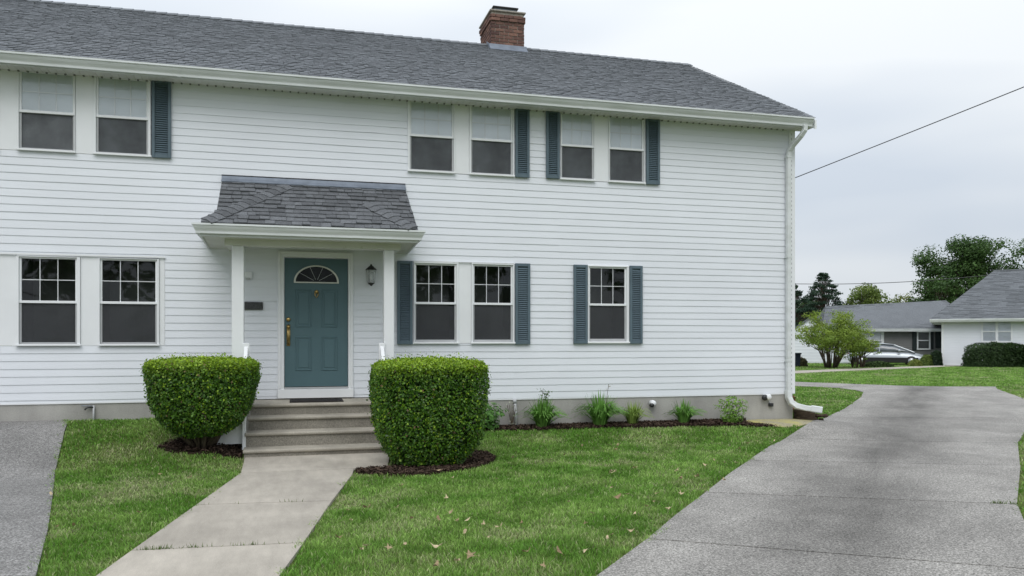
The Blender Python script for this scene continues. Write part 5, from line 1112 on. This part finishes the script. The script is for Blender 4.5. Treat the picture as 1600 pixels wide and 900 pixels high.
def mound(px, Z, w, d, h, label, cols, seed, n, size, name='shrub', group='shrubs in front of the grey house', boxy=0.0):
    r = np.random.default_rng(seed); loc = far_pt(px, Z); t = root(name, loc, label, 'shrub', group); L = np.array(loc)
    v = r.normal(0, 1, (n, 3)); v[:, 2] = np.abs(v[:, 2]); v /= np.linalg.norm(v, axis=1, keepdims=True)
    if boxy: mx = np.abs(v).max(1, keepdims=True); v = v/(mx**boxy)
    k = 1-np.abs(r.normal(0, 0.07, n)); ca, sa = math.cos(-YAW), math.sin(-YAW)
    lum = np.array([1+0.10*mnoise.noise(Vector((a*3+seed, b_*3, c_*3))) for a, b_, c_ in v]); q = v*(k*lum)[:, None]*np.array([w/2, d/2, h])[None]
    p = np.stack([q[:, 0]*ca-q[:, 1]*sa, q[:, 0]*sa+q[:, 1]*ca, q[:, 2]], 1)+L; tone = r.random(n)*0.7+0.3*v[:, 2]; a, b_ = np.array(cols[0]), np.array(cols[1])
    col = a[None]*(1-tone[:, None])+b_[None]*tone[:, None]; leafmesh('foliage', p, v+np.array([0, 0, 0.3]), np.full(n, size), 0.65, 0.6, col, M['leaf'], t, r)
    m2 = n//3; q2 = q[:m2]*0.82; p2 = np.stack([q2[:, 0]*ca-q2[:, 1]*sa, q2[:, 0]*sa+q2[:, 1]*ca, q2[:, 2]], 1)+L; leafmesh('inner_foliage', p2, v[:m2], np.full(m2, size*2.4), 0.9, 0.5, np.tile(a*0.8, (m2, 1)), M['leaf'], t, r)
    for j in range(5): a2 = r.uniform(0, 6.28); MB().tube([tuple(L+np.array([0, 0, -0.1])), tuple(L+np.array([math.cos(a2)*w*0.22, math.sin(a2)*d*0.22, h*0.75]))], [0.03, 0.01], 5).build('stem', M['bark'], t)
    return t
mound(1560, 46.2, 4.1, 1.3, 1.42, 'long clipped dark green hedge in front of the white house', ((0.022, 0.050, 0.014), (0.045, 0.085, 0.022)), 301, 9000, 0.09, 'hedge', 'clipped plants by the white house', 0.55)
mound(1463, 48.3, 0.62, 0.7, 0.95, 'small dark upright bush at the corner of the white house', ((0.014, 0.034, 0.014), (0.03, 0.06, 0.022)), 302, 1600, 0.08, 'shrub', 'clipped plants by the white house', 0.4)
mound(1430, 47.2, 0.85, 0.7, 0.42, 'small yellow-green bush in front of the car nose', YG, 303, 900, 0.08)
mound(1449, 48.5, 1.0, 0.8, 0.68, 'light green bush between the car and the dark bush', LG, 304, 1100, 0.09)
mound(1370, 46.0, 1.9, 0.8, 0.34, 'low dark green ground shrub in front of the parked car', ((0.035, 0.075, 0.02), (0.08, 0.13, 0.03)), 305, 1300, 0.09)
mound(1253, 47, 0.7, 0.6, 0.55, 'brown-green little bush beside the dark bin', ((0.10, 0.10, 0.05), (0.16, 0.14, 0.06)), 306, 500, 0.08)
p0 = far_pt(1238, 46); bn = root('wheelie_bin', p0, 'dark blue bin standing by the white gable, half behind the house corner', 'bin'); b = MB()
b.prism([(-0.30, 0.08), (0.30, 0.08), (0.36, 0.74), (-0.36, 0.74)], lambda q, t: (p0[0]+q[0], p0[1]+t, q[1]), -0.3, 0.32); b.build('bin_body', M['bin'], bn, bevel=0.02)
b = MB().prism([(-0.39, 0.74), (0.39, 0.74), (0.36, 0.82), (-0.33, 0.82)], lambda q, t: (p0[0]+q[0], p0[1]+t, q[1]), -0.36, 0.36); b.build('bin_lid', M['bin'], bn, bevel=0.02)
b = MB().lathe((p0[0]-0.28, p0[1]+0.3, 0.11), [(0.11, -0.04), (0.11, 0.04)], 12, 'x'); b.build('wheel', M['cblack'], bn)

# trees across the street, mirrored in the ground floor windows
for k, x in enumerate((-20, -13.5, -7, -1, 5.5, 12, 18.5, 25)):
    tree(0, 0, 11.5+1.6*math.sin(k*2.1), 8.2, 'street_tree', 'tall leafy tree across the street, mirrored in the windows, %s from the left' % ('first', 'second', 'third', 'fourth', 'fifth', 'sixth', 'seventh', 'eighth')[k], DK, 400+k, 70, 34, 0.5, 0.3, 0.12, group='trees across the street', loc=(x, -44+2.5*math.cos(k*1.7), 0.0))
